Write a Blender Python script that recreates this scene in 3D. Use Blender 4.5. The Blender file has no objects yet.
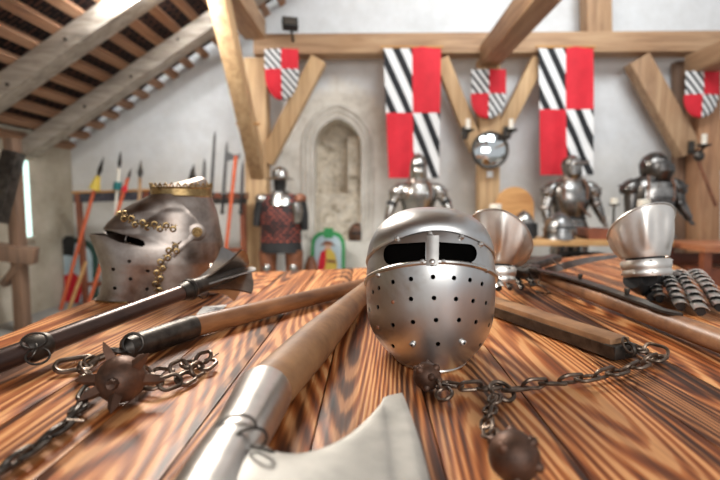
import bpy, bmesh, math, random
from mathutils import Vector, Matrix, Quaternion, noise
PI = math.pi
random.seed(7)
S = bpy.context.scene
COL = S.collection
# ---------------------------------------------------------------- camera
CAMZ, TZ, F = 1.05, 0.76, 480.0
PITCH = math.atan2(40, F); YAW = math.atan2(10, F)
cd = bpy.data.cameras.new('camera'); cam = bpy.data.objects.new('camera', cd); COL.objects.link(cam)
cam.location = (0, 0, CAMZ)
cam.rotation_euler = (PI/2 - PITCH, 0, YAW)
cd.sensor_width = 36; cd.lens = 24.0; cd.clip_start = .01
cd.dof.use_dof = True; cd.dof.focus_distance = .87; cd.dof.aperture_fstop = 2.6
S.camera = cam
RC = Matrix.Rotation(YAW, 3, 'Z') @ Matrix.Rotation(PI/2 - PITCH, 3, 'X')
def ray(px, py): return RC @ Vector(((px-360)/F, -(py-240)/F, -1))
def U(px, py, h=0):            # point seen at a pixel, h metres above the table top
    d = ray(px, py); t = (TZ + h - CAMZ)/d.z
    return Vector((0, 0, CAMZ)) + d*t
def D(px, py, y):              # point seen at a pixel, in the plane y
    d = ray(px, py); t = y/d.y
    return Vector((0, 0, CAMZ)) + d*t
# ---------------------------------------------------------------- world, lights, exposure
W = bpy.data.worlds.new('world'); S.world = W; W.use_nodes = True
bg = W.node_tree.nodes['Background']; bg.inputs[0].default_value = (.92, .93, .96, 1); bg.inputs[1].default_value = .36
def area(name, loc, target, size, power, color=(1, 1, 1), sy=None):
    l = bpy.data.lights.new(name, 'AREA'); l.energy = power; l.color = color; l.size = size
    if sy: l.shape = 'RECTANGLE'; l.size_y = sy
    o = bpy.data.objects.new(name, l); COL.objects.link(o); o.location = loc
    o.rotation_euler = (Vector(target)-Vector(loc)).to_track_quat('-Z', 'Y').to_euler(); return o
area('key_light_over_table', (-.9, 2.7, 2.65), (.15, 1.0, .76), .8, 68, (1, .93, .84), .8)  # added key lamp following the shadow direction; the roof has no opening
area('fill_light_behind', (.9, -2.4, 2.1), (.1, 2.5, .9), 2.8, 52, (1, .98, .96), 1.6)  # unseen fill panel added behind the viewer for front light and steel reflections
area('wall_wash_left', (-1.5, 3.3, 2.7), (-1.75, 5, 1.7), .5, 105, (.95, .98, 1), .5)  # lamp added to brighten the left wall, apart from the floodlight fixture
area('wall_wash_right', (1.3, 2.3, 3.4), (1.2, 5, 2.3), 1.8, 50, (.90, .96, 1), .8)  # unseen lamp added to brighten the gable and right wall
S.view_settings.view_transform = 'Standard'; S.view_settings.look = 'None'
S.view_settings.gamma = 1; S.view_settings.use_curve_mapping = False
S.view_settings.exposure = .72
# ---------------------------------------------------------------- materials
MATS = {}
class NT:
    def __init__(s, name):
        s.m = bpy.data.materials.new(name); s.m.use_nodes = True; s.t = s.m.node_tree
        s.b = s.t.nodes['Principled BSDF']; s.l = s.t.links; MATS[name] = s.m
    def n(s, typ, **kw):
        x = s.t.nodes.new('ShaderNode'+typ)
        for k, v in kw.items():
            if k.startswith('i_'):
                k2 = k[2:]; x.inputs[int(k2) if k2.isdigit() else k2.replace('_', ' ')].default_value = v
            else: setattr(x, k, v)
        return x
    def c(s, a, b): s.l.new(a, b)
    def coords(s, scale=(1, 1, 1), out='Object'):
        tc = s.n('TexCoord'); mp = s.n('Mapping'); mp.inputs['Scale'].default_value = scale
        s.c(tc.outputs[out], mp.inputs[0]); return mp.outputs[0]
    def noise(s, vec, scale, detail=4, rough=.55, dist=0):
        x = s.n('TexNoise'); x.inputs['Scale'].default_value = scale; x.inputs['Detail'].default_value = detail
        x.inputs['Roughness'].default_value = rough; x.inputs['Distortion'].default_value = dist
        s.c(vec, x.inputs['Vector']); return x.outputs['Fac']
    def ramp(s, fac, stops):
        r = s.n('ValToRGB'); e = r.color_ramp.elements
        e[0].position = stops[0][0]; e[0].color = (*stops[0][1], 1)
        e[1].position = stops[-1][0]; e[1].color = (*stops[-1][1], 1)
        for p, c in stops[1:-1]:
            q = e.new(p); q.color = (*c, 1)
        s.c(fac, r.inputs[0]); return r.outputs[0]
    def math(s, op, a, b=None, c=None):
        x = s.n('Math', operation=op)
        for i, v in enumerate((a, b, c)):
            if v is None: continue
            if isinstance(v, (int, float)): x.inputs[i].default_value = v
            else: s.c(v, x.inputs[i])
        return x.outputs[0]
    def mix(s, fac, a, b, blend='MIX'):
        x = s.n('MixRGB', blend_type=blend)
        for i, v in enumerate((fac, a, b)):
            if isinstance(v, (int, float)): x.inputs[i].default_value = v
            elif isinstance(v, tuple): x.inputs[i].default_value = (*v, 1)
            else: s.c(v, x.inputs[i])
        return x.outputs[0]
    def bump(s, h, st=.3, dist=.01):
        b = s.n('Bump'); b.inputs['Strength'].default_value = st; b.inputs['Distance'].default_value = dist
        s.c(h, b.inputs['Height']); s.c(b.outputs[0], s.b.inputs['Normal'])
def simple(name, c1, c2, scale=6, rough=.6, metal=0, bump=.2, bd=.004, st=(1, 1, 1), r2=None):
    t = NT(name); v = t.coords(st); f = t.noise(v, scale, 5, .6)
    col = t.ramp(f, [(.33, c1), (.67, c2)]); t.c(col, t.b.inputs['Base Color'])
    t.b.inputs['Metallic'].default_value = metal; t.b.inputs['Roughness'].default_value = rough
    if r2 is not None:
        t.c(t.ramp(f, [(.3, (rough,)*3), (.7, (r2,)*3)]), t.b.inputs['Roughness'])
    if bump: t.bump(t.noise(v, scale*3, 5), bump, bd)
    return t.m
STEEL = simple('polished_steel', (.50, .48, .45), (.70, .68, .64), 9, .24, 1, .06, .002, r2=.40)
STEEL2 = simple('satin_steel', (.52, .51, .49), (.72, .70, .67), 14, .27, 1, .06, .002, r2=.36)
def patina():
    t = NT('patinated_satin_steel'); v = t.coords(); n1 = t.noise(v, 7, 5, .6, .5); n2 = t.noise(v, 45, 4, .6)
    c = t.ramp(n1, [(.30, (.40, .35, .30)), (.42, (.53, .52, .50)), (.58, (.58, .59, .59)), (.75, (.55, .58, .61))])
    t.c(c, t.b.inputs['Base Color']); t.b.inputs['Metallic'].default_value = 1
    t.c(t.ramp(n1, [(.3, (.42,)*3), (.7, (.28,)*3)]), t.b.inputs['Roughness']); t.bump(n2, .05, .002); return t.m
PATINA = patina()
CUFF = simple('bright_cuff_steel', (.74, .70, .64), (.88, .85, .80), 9, .30, 1, .08, .002, r2=.42)
STEELB = simple('browned_steel', (.17, .125, .10), (.46, .41, .37), 11, .30, 1, .1, .002, r2=.46)
STEELD = simple('dull_grey_steel', (.22, .22, .22), (.40, .39, .37), 8, .33, 1, .1, .002)
BLADE = simple('ground_blade_steel', (.31, .31, .29), (.47, .46, .43), 16, .42, .75, .1, .002, r2=.55)
IRON = simple('dark_iron', (.035, .031, .028), (.12, .105, .09), 22, .42, .85, .3, .002)
CHAIN = simple('worn_chain_iron', (.07, .052, .04), (.26, .20, .155), 40, .38, .9, .2, .002)
RUST = simple('rusty_iron', (.05, .027, .018), (.17, .085, .052), 24, .5, .55, .35, .003)
BRASS = simple('aged_brass', (.13, .08, .035), (.50, .35, .16), 40, .34, 1, .2, .002)
HANDLE = simple('oiled_brown_handle', (.15, .06, .022), (.34, .155, .062), 3.5, .42, 0, .2, .002, (2, 2, 9))
PINE = simple('pale_handle_wood', (.34, .19, .09), (.58, .36, .19), 4, .5, 0, .2, .002, (3, 3, 3))
LEATHER = simple('brown_leather', (.13, .045, .02), (.30, .11, .05), 14, .45)
BLACK = simple('black_leather', (.006, .006, .006), (.022, .020, .019), 14, .6)
VOID = simple('matt_black_shade_shell', (.0015, .0015, .0015), (.004, .0035, .003), 9, 1.0, bump=0); VOID.node_tree.nodes['Principled BSDF'].inputs['Specular IOR Level'].default_value = 0  # black of the added shells that stand for shade inside the helmets
WHITE = simple('cream_wax', (.78, .72, .6), (.88, .82, .7), 5, .5)
PAPER = simple('white_paper', (.85, .85, .83), (.93, .93, .9), 5, .7, bump=0)
INK = simple('grey_ink', (.25, .25, .27), (.35, .35, .36), 5, .7, bump=0)
RED = simple('red_cloth', (.56, .010, .022), (.72, .018, .035), 5, .75, bump=.15)
REDP = simple('red_painted_wood', (.52, .09, .03), (.68, .14, .05), 8, .5)
GREEN = simple('green_paint', (.02, .22, .06), (.04, .32, .09), 8, .4)
DGREEN = simple('dark_green_paint', (.01, .04, .03), (.03, .08, .06), 8, .4)
YEL = simple('yellow_paint', (.6, .42, .05), (.75, .55, .1), 8, .5)
TEAL = simple('teal_cloth', (.01, .13, .13), (.02, .2, .2), 8, .6)
SKYP = simple('pale_blue_paint', (.38, .5, .55), (.55, .64, .66), 4, .5)
SKIN = simple('painted_skin', (.6, .35, .22), (.7, .42, .28), 8, .6)
SHWOOD = simple('varnished_pine', (.42, .18, .05), (.66, .36, .13), 3, .4, 0, .1, .002, (1, 1, 8))
DWOOD = simple('dark_red_wood', (.13, .035, .018), (.30, .09, .04), 4, .4)
BENCH = simple('honey_pine_board', (.5, .26, .09), (.68, .40, .17), 3, .45, 0, .1, .002, (2, 8, 8))
FLOOR = simple('dusty_stone_floor', (.22, .21, .19), (.34, .33, .30), 3, .85)
TILE = NT('roof_tile_underside'); v = TILE.coords((1, 1, 1))
bk = TILE.n('TexBrick'); bk.inputs['Scale'].default_value = 5.5; bk.inputs['Mortar Size'].default_value = .06
bk.inputs['Color1'].default_value = (.14, .055, .035, 1); bk.inputs['Color2'].default_value = (.055, .028, .02, 1)
bk.inputs['Mortar'].default_value = (.008, .006, .006, 1)
TILE.c(v, bk.inputs['Vector']); TILE.c(bk.outputs[0], TILE.b.inputs['Base Color']); TILE.b.inputs['Roughness'].default_value = .9; TILE = TILE.m
def timber(name, c1, c2, c3, st):
    t = NT(name); v = t.coords(st); f = t.noise(v, 3, 6, .65, .6)
    col = t.ramp(f, [(.28, c1), (.5, c2), (.72, c3)])
    big = t.noise(t.coords(), 1.7, 3)
    col = t.mix(t.math('MULTIPLY', big, .32), col, (.42, .34, .26))
    t.c(col, t.b.inputs['Base Color']); t.b.inputs['Roughness'].default_value = .7; t.bump(f, .3, .006); return t.m
OAK_C = ((.20, .09, .035), (.42, .235, .115), (.58, .38, .21))
OAKX = timber('oak_along_x', *OAK_C, (.5, 7, 7)); OAKY = timber('oak_along_y', *OAK_C, (7, .5, 7)); OAKZ = timber('oak_along_z', *OAK_C, (7, 7, .5))
YEL_C = ((.36, .19, .075), (.58, .35, .16), (.72, .49, .26))
PINEZ = timber('pine_along_z', *YEL_C, (7, 7, .5))
REDOAK = timber('red_brown_oak', (.22, .085, .03), (.42, .19, .08), (.54, .29, .14), (7, 7, .5))
DARKOAK = timber('old_dark_oak', (.05, .025, .014), (.16, .075, .038), (.26, .14, .075), (7, 7, .5))
GREY_C = ((.16, .135, .11), (.40, .35, .29), (.58, .53, .46))
GREYR = timber('weathered_rafter', *GREY_C, (1, 6, 6))
BATT = timber('batten_wood', (.13, .045, .018), (.32, .14, .06), (.46, .25, .13), (8, .6, 8))
# plaster wall with bare stone round the niche
def wallmat():
    t = NT('lime_plaster'); v = t.coords(); n1 = t.noise(v, 1.3, 6, .6); n2 = t.noise(v, 7, 6, .65)
    base = t.ramp(n1, [(.3, (.68, .69, .69)), (.55, (.79, .80, .80)), (.8, (.84, .85, .85))])
    base = t.mix(.25, base, t.ramp(n2, [(.35, (.52, .49, .44)), (.65, (.85, .85, .84))]))
    sx = t.n('SeparateXYZ'); t.c(v, sx.inputs[0]); X, Z = sx.outputs[0], sx.outputs[2]
    n3 = t.noise(v, 3, 5, .6)
    d = t.math('SQRT', t.math('ADD', t.math('POWER', t.math('MULTIPLY', t.math('ADD', X, .30), 1.0), 2),
                              t.math('POWER', t.math('MULTIPLY', t.math('SUBTRACT', Z, 1.25), .62), 2)))
    m = t.math('ADD', d, t.math('MULTIPLY', n3, .35))
    stone = t.ramp(n2, [(.3, (.50, .43, .34)), (.5, (.74, .67, .56)), (.7, (.84, .79, .70))])
    col = t.mix(t.ramp(m, [(.74, (.85, .85, .85)), (.84, (0, 0, 0))]), base, stone)
    zz = t.math('ADD', t.math('MULTIPLY', Z, .33), t.math('MULTIPLY', n3, .30))
    col = t.mix(t.ramp(zz, [(.50, (.75, .75, .75)), (.72, (0, 0, 0))]), col, t.mix(n2, (.60, .55, .47), (.84, .80, .73)))
    t.c(col, t.b.inputs['Base Color']); t.b.inputs['Roughness'].default_value = .9; t.bump(n2, .35, .02); return t.m
WALL = wallmat()
WALLL = simple('stained_old_plaster', (.33, .28, .20), (.56, .50, .40), 2.2, .9, bump=.4, bd=.02)
RUBBLE = NT('rubble_stone'); v = RUBBLE.coords(); vo = RUBBLE.n('TexVoronoi', feature='DISTANCE_TO_EDGE'); vo.inputs['Scale'].default_value = 6.5
nn = RUBBLE.noise(v, 9, 6, .7); mx = RUBBLE.n('MixRGB'); mx.inputs[0].default_value = .12
nc = RUBBLE.n('TexNoise'); nc.inputs['Scale'].default_value = 8; RUBBLE.c(v, nc.inputs['Vector'])
RUBBLE.c(v, mx.inputs[1]); RUBBLE.c(nc.outputs['Color'], mx.inputs[2]); RUBBLE.c(mx.outputs[0], vo.inputs['Vector'])
c0 = RUBBLE.ramp(nn, [(.32, (.22, .17, .12)), (.45, (.58, .49, .37)), (.65, (.80, .72, .60))])
c1 = RUBBLE.mix(RUBBLE.ramp(vo.outputs['Distance'], [(.0, (.6, .6, .6)), (.07, (0, 0, 0))]), c0, (.50, .45, .38))
RUBBLE.c(c1, RUBBLE.b.inputs['Base Color']); RUBBLE.b.inputs['Roughness'].default_value = .95; RUBBLE.bump(nn, .6, .03)
RUBBLE = RUBBLE.m
ASHLAR = simple('carved_grey_stone', (.52, .47, .40), (.74, .69, .61), 5, .85, bump=.3, bd=.01)
# scorched pine table: contour lines of a stretched noise read as growth rings
def tablemat():
    t = NT('scorched_pine_planks'); tc = t.n('TexCoord'); at = t.n('Attribute', attribute_name='plank')
    off = t.n('VectorMath', operation='SCALE'); t.c(at.outputs['Vector'], off.inputs[0]); off.inputs['Scale'].default_value = 13.7
    ad = t.n('VectorMath', operation='ADD'); t.c(tc.outputs['Object'], ad.inputs[0]); t.c(off.outputs[0], ad.inputs[1])
    def mp(sc):
        m = t.n('Mapping'); m.inputs['Scale'].default_value = sc; t.c(ad.outputs[0], m.inputs[0]); return m.outputs[0]
    field = t.noise(mp((4.6, .46, 1)), 1.0, 1.2, .35, .1)
    wob = t.noise(mp((22, 1.3, 1)), 1, 3, .5)
    ph = t.math('ADD', t.math('MULTIPLY', field, 250), t.math('MULTIPLY', wob, 9.0))
    ring = t.math('MULTIPLY_ADD', t.math('SINE', ph), .5, .5)
    fine = t.noise(mp((190, 2.5, 1)), 1, 4, .6)
    med = t.noise(mp((58, .9, 1)), 1, 4, .65)
    big = t.noise(mp((21, .6, 1)), 1, 3, .6, .4)
    r = t.math('ADD', t.math('MULTIPLY', ring, .27), t.math('ADD', t.math('MULTIPLY', fine, .32), t.math('ADD', t.math('MULTIPLY', med, .5), t.math('MULTIPLY', big, .64))))
    col = t.ramp(r, [(.58, (.022, .007, .003)), (.69, (.13, .036, .010)), (.80, (.34, .102, .026)), (.94, (.58, .235, .075)), (1.0, (.76, .42, .18))])
    burn = t.noise(mp((12, .9, 1)), 1, 4, .6, .6)
    col = t.mix(t.ramp(burn, [(.49, (0, 0, 0)), (.58, (.85, .85, .85))]), col, t.ramp(r, [(.6, (.008, .004, .003)), (.87, (.045, .017, .008)), (1.0, (.34, .15, .06))]))
    ton = t.noise(mp((3, .8, 1)), 1, 2)
    col = t.mix(t.math('MULTIPLY', ton, .35), col, (.62, .20, .06), 'MULTIPLY')
    t.c(col, t.b.inputs['Base Color']); t.b.inputs['Roughness'].default_value = .42; t.b.inputs['Specular IOR Level'].default_value = .28
    t.bump(r, .35, .002); return t.m
TABLE = tablemat()
def stripemat(name, k, duty=.235):
    t = NT(name); uv = t.n('UVMap'); sx = t.n('SeparateXYZ'); t.c(uv.outputs[0], sx.inputs[0])
    f = t.math('FRACT', t.math('MULTIPLY', t.math('SUBTRACT', t.math('ADD', sx.outputs[0], 3.0), sx.outputs[1]), k))
    s = t.math('LESS_THAN', t.math('ABSOLUTE', t.math('SUBTRACT', t.math('FRACT', t.math('ADD', f, .5)), .5)), duty)
    t.c(t.mix(s, (.80, .79, .77), (.012, .012, .014)), t.b.inputs['Base Color']); t.b.inputs['Roughness'].default_value = .8; return t.m
STR_B = stripemat('black_and_white_bend_stripes', 1.75); STR_S = stripemat('narrow_bend_stripes', 2.5, .23)
def plaid():
    t = NT('red_and_black_cloth'); v = t.coords(); ck = t.n('TexBrick'); ck.inputs['Scale'].default_value = 9
    ck.inputs['Color1'].default_value = (.62, .12, .07, 1); ck.inputs['Color2'].default_value = (.34, .06, .04, 1); ck.inputs['Mortar'].default_value = (.015, .01, .01, 1)
    ck.inputs['Mortar Size'].default_value = .09
    m = t.n('Mapping'); m.inputs['Rotation'].default_value = (PI/2, 0, 0); t.c(v, m.inputs[0]); t.c(m.outputs[0], ck.inputs['Vector'])
    n = t.noise(v, 12, 4); t.c(t.mix(t.ramp(n, [(.50, (0, 0, 0)), (.62, (.9, .9, .9))]), ck.outputs[0], (.012, .008, .008)), t.b.inputs['Base Color'])
    t.b.inputs['Roughness'].default_value = .6; return t.m
PLAID = plaid()
def emis(name, col, s):
    t = NT(name); t.b.inputs['Emission Color'].default_value = (*col, 1); t.b.inputs['Emission Strength'].default_value = s
    t.b.inputs['Base Color'].default_value = (*col, 1); return t.m
WGLOW = emis('daylit_frosted_glass', (.62, .85, .8), .9)
MIRROR = simple('mirror_glass', (.75, .8, .8), (.8, .85, .85), 3, .03, 1, 0)
# ---------------------------------------------------------------- mesh builder
def frame(d):
    d = Vector(d).normalized(); a = Vector((0, 0, 1)) if abs(d.z) < .9 else Vector((1, 0, 0))
    x = a.cross(d).normalized(); return x, d.cross(x), d
class MB:
    def __init__(s): s.v = []; s.f = []; s.mi = []; s.uv = {}
    def add(s, vs, fs, mi=0, M=None):
        o = len(s.v); s.v += [(M @ Vector(p)) if M else Vector(p) for p in vs]
        s.f += [tuple(i+o for i in f) for f in fs]; s.mi += [mi]*len(fs); return s
    def box(s, c, size, rot=None, M=None):
        R = (rot.to_3x3() if rot is not None else Matrix.Identity(3)); c = Vector(c)
        vs = [c + R @ Vector((x*size[0]/2, y*size[1]/2, z*size[2]/2)) for z in (-1, 1) for y in (-1, 1) for x in (-1, 1)]
        return s.add(vs, [(0, 2, 3, 1), (4, 5, 7, 6), (0, 1, 5, 4), (2, 6, 7, 3), (0, 4, 6, 2), (1, 3, 7, 5)], 0, M)
    def beam(s, a, b, w, h, up=(0, 0, 1)):
        a = Vector(a); b = Vector(b); d = (b-a).normalized(); x = d.cross(Vector(up)).normalized(); z = x.cross(d)
        vs = []
        for p in (a, b):
            for i, j in ((-1, -1), (1, -1), (1, 1), (-1, 1)): vs.append(p + x*w/2*i + z*h/2*j)
        return s.add(vs, [(3, 2, 1, 0), (4, 5, 6, 7), (0, 1, 5, 4), (1, 2, 6, 5), (2, 3, 7, 6), (3, 0, 4, 7)])
    def tube(s, pts, r, n=10, closed=False, sx=1, sy=1, cap=True):
        pts = [Vector(p) for p in pts]; k = len(pts); R = r if isinstance(r, (list, tuple)) else [r]*k
        vs = []; fs = []; prev = None
        for i, p in enumerate(pts):
            if closed: d = pts[(i+1) % k]-pts[i-1]
            else: d = pts[min(i+1, k-1)]-pts[max(i-1, 0)]
            if d.length < 1e-9: d = Vector((0, 0, 1))
            d.normalize()
            if prev is None: x, y, _ = frame(d)
            else:
                x = prev - d*prev.dot(d)
                x = x.normalized() if x.length > 1e-6 else frame(d)[0]
                y = d.cross(x)
            prev = x
            for j in range(n):
                a = 2*PI*j/n; vs.append(p + x*math.cos(a)*R[i]*sx + y*math.sin(a)*R[i]*sy)
        m = k if closed else k-1
        for i in range(m):
            for j in range(n):
                a, b = i*n+j, i*n+(j+1) % n; c, d = ((i+1) % k)*n+(j+1) % n, ((i+1) % k)*n+j
                fs.append((a, b, c, d))
        if not closed and cap: fs.append(tuple(range(n))[::-1]); fs.append(tuple(range((k-1)*n, k*n)))
        return s.add(vs, fs)
    def loft(s, secs, n=20, cap=True):      # secs: (centre, rx, ry) horizontal ellipses
        vs = []; fs = []
        for c, rx, ry in secs:
            for j in range(n):
                a = 2*PI*j/n; vs.append(Vector(c)+Vector((rx*math.cos(a), ry*math.sin(a), 0)))
        for i in range(len(secs)-1):
            for j in range(n): fs.append((i*n+j, i*n+(j+1) % n, (i+1)*n+(j+1) % n, (i+1)*n+j))
        if cap: fs.append(tuple(range(n))[::-1]); fs.append(tuple(range((len(secs)-1)*n, len(secs)*n)))
        return s.add(vs, fs)
    def sphere(s, c, r, n=14, sc=(1, 1, 1)):
        secs = []
        for i in range(n//2+1):
            a = -PI/2 + PI*i/(n//2); q = max(math.cos(a), .02)*r
            secs.append((Vector(c)+Vector((0, 0, math.sin(a)*r*sc[2])), q*sc[0], q*sc[1]))
        return s.loft(secs, n)
    def cone(s, a, b, r0, r1=.0006, n=10): return s.tube([a, b], [r0, r1], n)
    def grid(s, fn, nu, nv, closeu=False):
        vs = [fn(i/(nu if closeu else nu-1), j/(nv-1)) for j in range(nv) for i in range(nu)]; fs = []
        for j in range(nv-1):
            for i in range(nu if closeu else nu-1):
                fs.append((j*nu+i, j*nu+(i+1) % nu, (j+1)*nu+(i+1) % nu, (j+1)*nu+i))
        return s.add(vs, fs)
    def prism(s, pts, off):                  # closed outline pushed along off
        n = len(pts); off = Vector(off); a = [Vector(p) for p in pts]
        return s.add(a+[p+off for p in a], [tuple(range(n))[::-1], tuple(range(n, 2*n))]+[(i, (i+1) % n, n+(i+1) % n, n+i) for i in range(n)])
    def mesh(s, name, mat, smooth=35):
        me = bpy.data.meshes.new(name); me.from_pydata([tuple(p) for p in s.v], [], s.f); me.validate()
        bm = bmesh.new(); bm.from_mesh(me); bmesh.ops.recalc_face_normals(bm, faces=bm.faces); bm.to_mesh(me); bm.free()
        for m in (mat if isinstance(mat, (list, tuple)) else [mat]): me.materials.append(m)
        if any(s.mi) and len(me.polygons) == len(s.mi):
            for p, i in zip(me.polygons, s.mi): p.material_index = i
        if smooth: me.shade_smooth() if hasattr(me, 'shade_smooth') else None; me.set_sharp_from_angle(angle=math.radians(smooth))
        return me
    def build(s, name, mat, parent=None, smooth=35, bevel=0, solid=0, cut=None, sub=0):
        return finish(s.mesh(name, mat, smooth), name, parent, bevel, solid, cut, sub)
def base_of(me):
    xs = [v.co for v in me.vertices]
    return Vector(((min(v.x for v in xs)+max(v.x for v in xs))/2, (min(v.y for v in xs)+max(v.y for v in xs))/2, min(v.z for v in xs)))
def finish(me, name, parent=None, bevel=0, solid=0, cut=None, sub=0):
    o = bpy.data.objects.new(name, me); COL.objects.link(o)
    if solid or cut or sub or bevel:
        if solid: m = o.modifiers.new('s', 'SOLIDIFY'); m.thickness = solid; m.offset = -1; m.use_even_offset = False
        tmp = None
        if cut:
            tmp = bpy.data.objects.new('tmp', cut.mesh('tmp', STEEL, 0)); COL.objects.link(tmp)
            m = o.modifiers.new('b', 'BOOLEAN'); m.object = tmp; m.operation = 'DIFFERENCE'; m.solver = 'EXACT'
        if bevel: m = o.modifiers.new('v', 'BEVEL'); m.width = bevel; m.segments = 2; m.limit_method = 'ANGLE'
        if sub: m = o.modifiers.new('u', 'SUBSURF'); m.levels = sub; m.render_levels = sub
        dg = bpy.context.evaluated_depsgraph_get(); new = bpy.data.meshes.new_from_object(o.evaluated_get(dg))
        o.modifiers.clear(); o.data = new; new.name = name
        new.set_sharp_from_angle(angle=math.radians(35))
        if tmp: bpy.data.objects.remove(tmp)
    if parent is None:
        b = base_of(o.data); o.data.transform(Matrix.Translation(-b)); o.location = b
    else:
        r = parent
        while r.parent: r = r.parent
        o.data.transform(Matrix.Translation(-r.location)); o.parent = parent
    return o
NAMES = {}
def tag(o, label, cat, group=None):
    o['label'] = label; o['category'] = cat
    if group: o['group'] = group
    return o
def thing(name, label, cat, loc, group=None):
    o = bpy.data.objects.new(name, None); COL.objects.link(o); o.location = loc; o.empty_display_size = .05
    return tag(o, label, cat, group)
def struct(o): o['kind'] = 'structure'; return o
def smoothpath(pts, k=6):
    pts = [Vector(p) for p in pts]; out = []
    for i in range(len(pts)-1):
        p0, p1, p2, p3 = pts[max(i-1, 0)], pts[i], pts[i+1], pts[min(i+2, len(pts)-1)]
        for j in range(k):
            t = j/k; out.append(.5*((2*p1)+(p2-p0)*t+(2*p0-5*p1+4*p2-p3)*t*t+(3*p1-p0-3*p2+p3)*t**3))
    out.append(pts[-1]); return out
def ring(mb, c, nrm, r, w, n=20, m=8, e=1.0):
    x, y, _ = frame(nrm); mb.tube([Vector(c)+x*math.cos(2*PI*i/n)*r+y*math.sin(2*PI*i/n)*r*e for i in range(n)], w, m, True)
def link(mb, c, d, side, L, Wd, w, n=20):      # one oval chain link lying along d, its flat side along side
    c = Vector(c); d = Vector(d).normalized(); s_ = Vector(side); s_ = (s_-d*s_.dot(d)).normalized()
    pts = []
    for i in range(n):
        a = 2*PI*i/n; ca, sa = math.cos(a), math.sin(a)
        st = (L-Wd)/2*(1 if ca > 0 else -1)
        pts.append(c + d*(st+ca*Wd/2) + s_*sa*Wd/2)
    mb.tube(pts, w, 8, True)
def chain(path, L, Wd, w, parent, mat, wob=.25, name='chain_link'):
    P = smoothpath(path, 12); acc = [0]
    for i in range(1, len(P)): acc.append(acc[-1]+(P[i]-P[i-1]).length)
    step = L-2.3*w; n = max(1, round(acc[-1]/step)); step = acc[-1]/n
    for k in range(n):
        t = (k+.5)*step; i = max(j for j in range(len(acc)) if acc[j] <= t); i = min(i, len(P)-2)
        q = P[i].lerp(P[i+1], (t-acc[i])/max(acc[i+1]-acc[i], 1e-6)); d = P[i+1]-P[i]
        h = Vector((-d.y, d.x, 0)).normalized(); up = Vector((0, 0, 1))
        side = (h*.95+up*(.3+random.uniform(-wob, wob))) if k % 2 == 0 else (h*.55+up*(.8+random.uniform(-wob, wob)))
        lift = 0 if k % 2 == 0 else Wd*.18
        mb = MB(); link(mb, q+up*lift, d+Vector((random.uniform(-.1, .1),)*3)*d.length, side, L, Wd, w); mb.build(name, mat, parent)
def rivets(pts, r, parent, mat, name='rivet'):
    for p in pts: MB().sphere(p, r, 8).build(name, mat, parent)
# ---------------------------------------------------------------- the room
YW, XL = 5.0, -3.12
def roofz(x): return 1.60 + .64*(x+3.07) if x <= 2 else 1.60+.64*5.07-.64*(x-2)
def arch(cx, half, z0, zs, ztop, n=12):         # two-centred pointed arch outline in x,z
    h = ztop-zs; c = max((h*h-half*half)/(2*half), 0); R_ = half+c; th_ = math.atan2(h, c) if c > 0 else PI/2
    pts = [(cx-half, z0), (cx-half, zs)]+[(cx+c-R_*math.cos(th_*i/n), zs+R_*math.sin(th_*i/n)) for i in range(1, n)]+[(cx, ztop)]
    return pts+[(2*cx-x, z) for x, z in pts[:-1][::-1]]
def curveplate(name, outline, holes, y0, thick, mat, parent=None):
    cu = bpy.data.curves.new(name, 'CURVE'); cu.dimensions = '2D'; cu.fill_mode = 'BOTH'; cu.extrude = thick/2
    for poly in [outline]+holes:
        sp = cu.splines.new('POLY'); sp.points.add(len(poly)-1); sp.use_cyclic_u = True
        for q, (x, z) in zip(sp.points, poly): q.co = (x, z, 0, 1)
    o = bpy.data.objects.new('t', cu); COL.objects.link(o); dg = bpy.context.evaluated_depsgraph_get()
    me = bpy.data.meshes.new_from_object(o.evaluated_get(dg)); bpy.data.objects.remove(o)
    me.transform(Matrix.Translation((0, y0+thick/2, 0)) @ Matrix.Rotation(PI/2, 4, 'X')); me.materials.clear(); me.materials.append(mat); me.name = name
    return finish(me, name, parent)
def absorigin(o):            # keep the world axes as texture axes
    o.data.transform(Matrix.Translation(o.location)); o.location = (0, 0, 0); return o
na = D(304, 235, YW); nb = D(377, 235, YW); nt = D(336, 107, YW)
ncx, nh = (na.x+nb.x)/2-.03, .245
NZ0, NZS, NZT = .62, D(336, 148, YW).z, D(336, 119, YW).z
inner = arch(ncx, nh, NZ0, NZS, NZT)
XR = 7.1
struct(absorigin(curveplate('wall_back', [(XL-.2, 0), (XR, 0), (XR, roofz(XR)), (2, roofz(2)+.12), (XL-.2, roofz(XL-.2)+.12)], [inner], YW, .45, WALL)))
# niche back and reveals
mb = MB(); mb.box((ncx, YW+.40, 1.4), (1.0, .10, 2.2)); o = struct(absorigin(mb.build('wall_niche', RUBBLE, smooth=0)))
mb = MB()
def nb_(u, v): return Vector((ncx+.02+ (u-.5)*.5, YW+.13+.05*noise.noise((u*5, v*4, 1)), .62+v*.50))
mb.box((ncx, YW+.26, .81), (2*nh-.002, .26, .62)); o = absorigin(mb.build('masonry_fill', RUBBLE, o, smooth=0))
mb = MB(); mb.box((ncx+.20, YW+.27, 1.42), (.20, .24, .60)); absorigin(mb.build('masonry_pier', RUBBLE, bpy.data.objects['wall_niche'], smooth=0))
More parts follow.
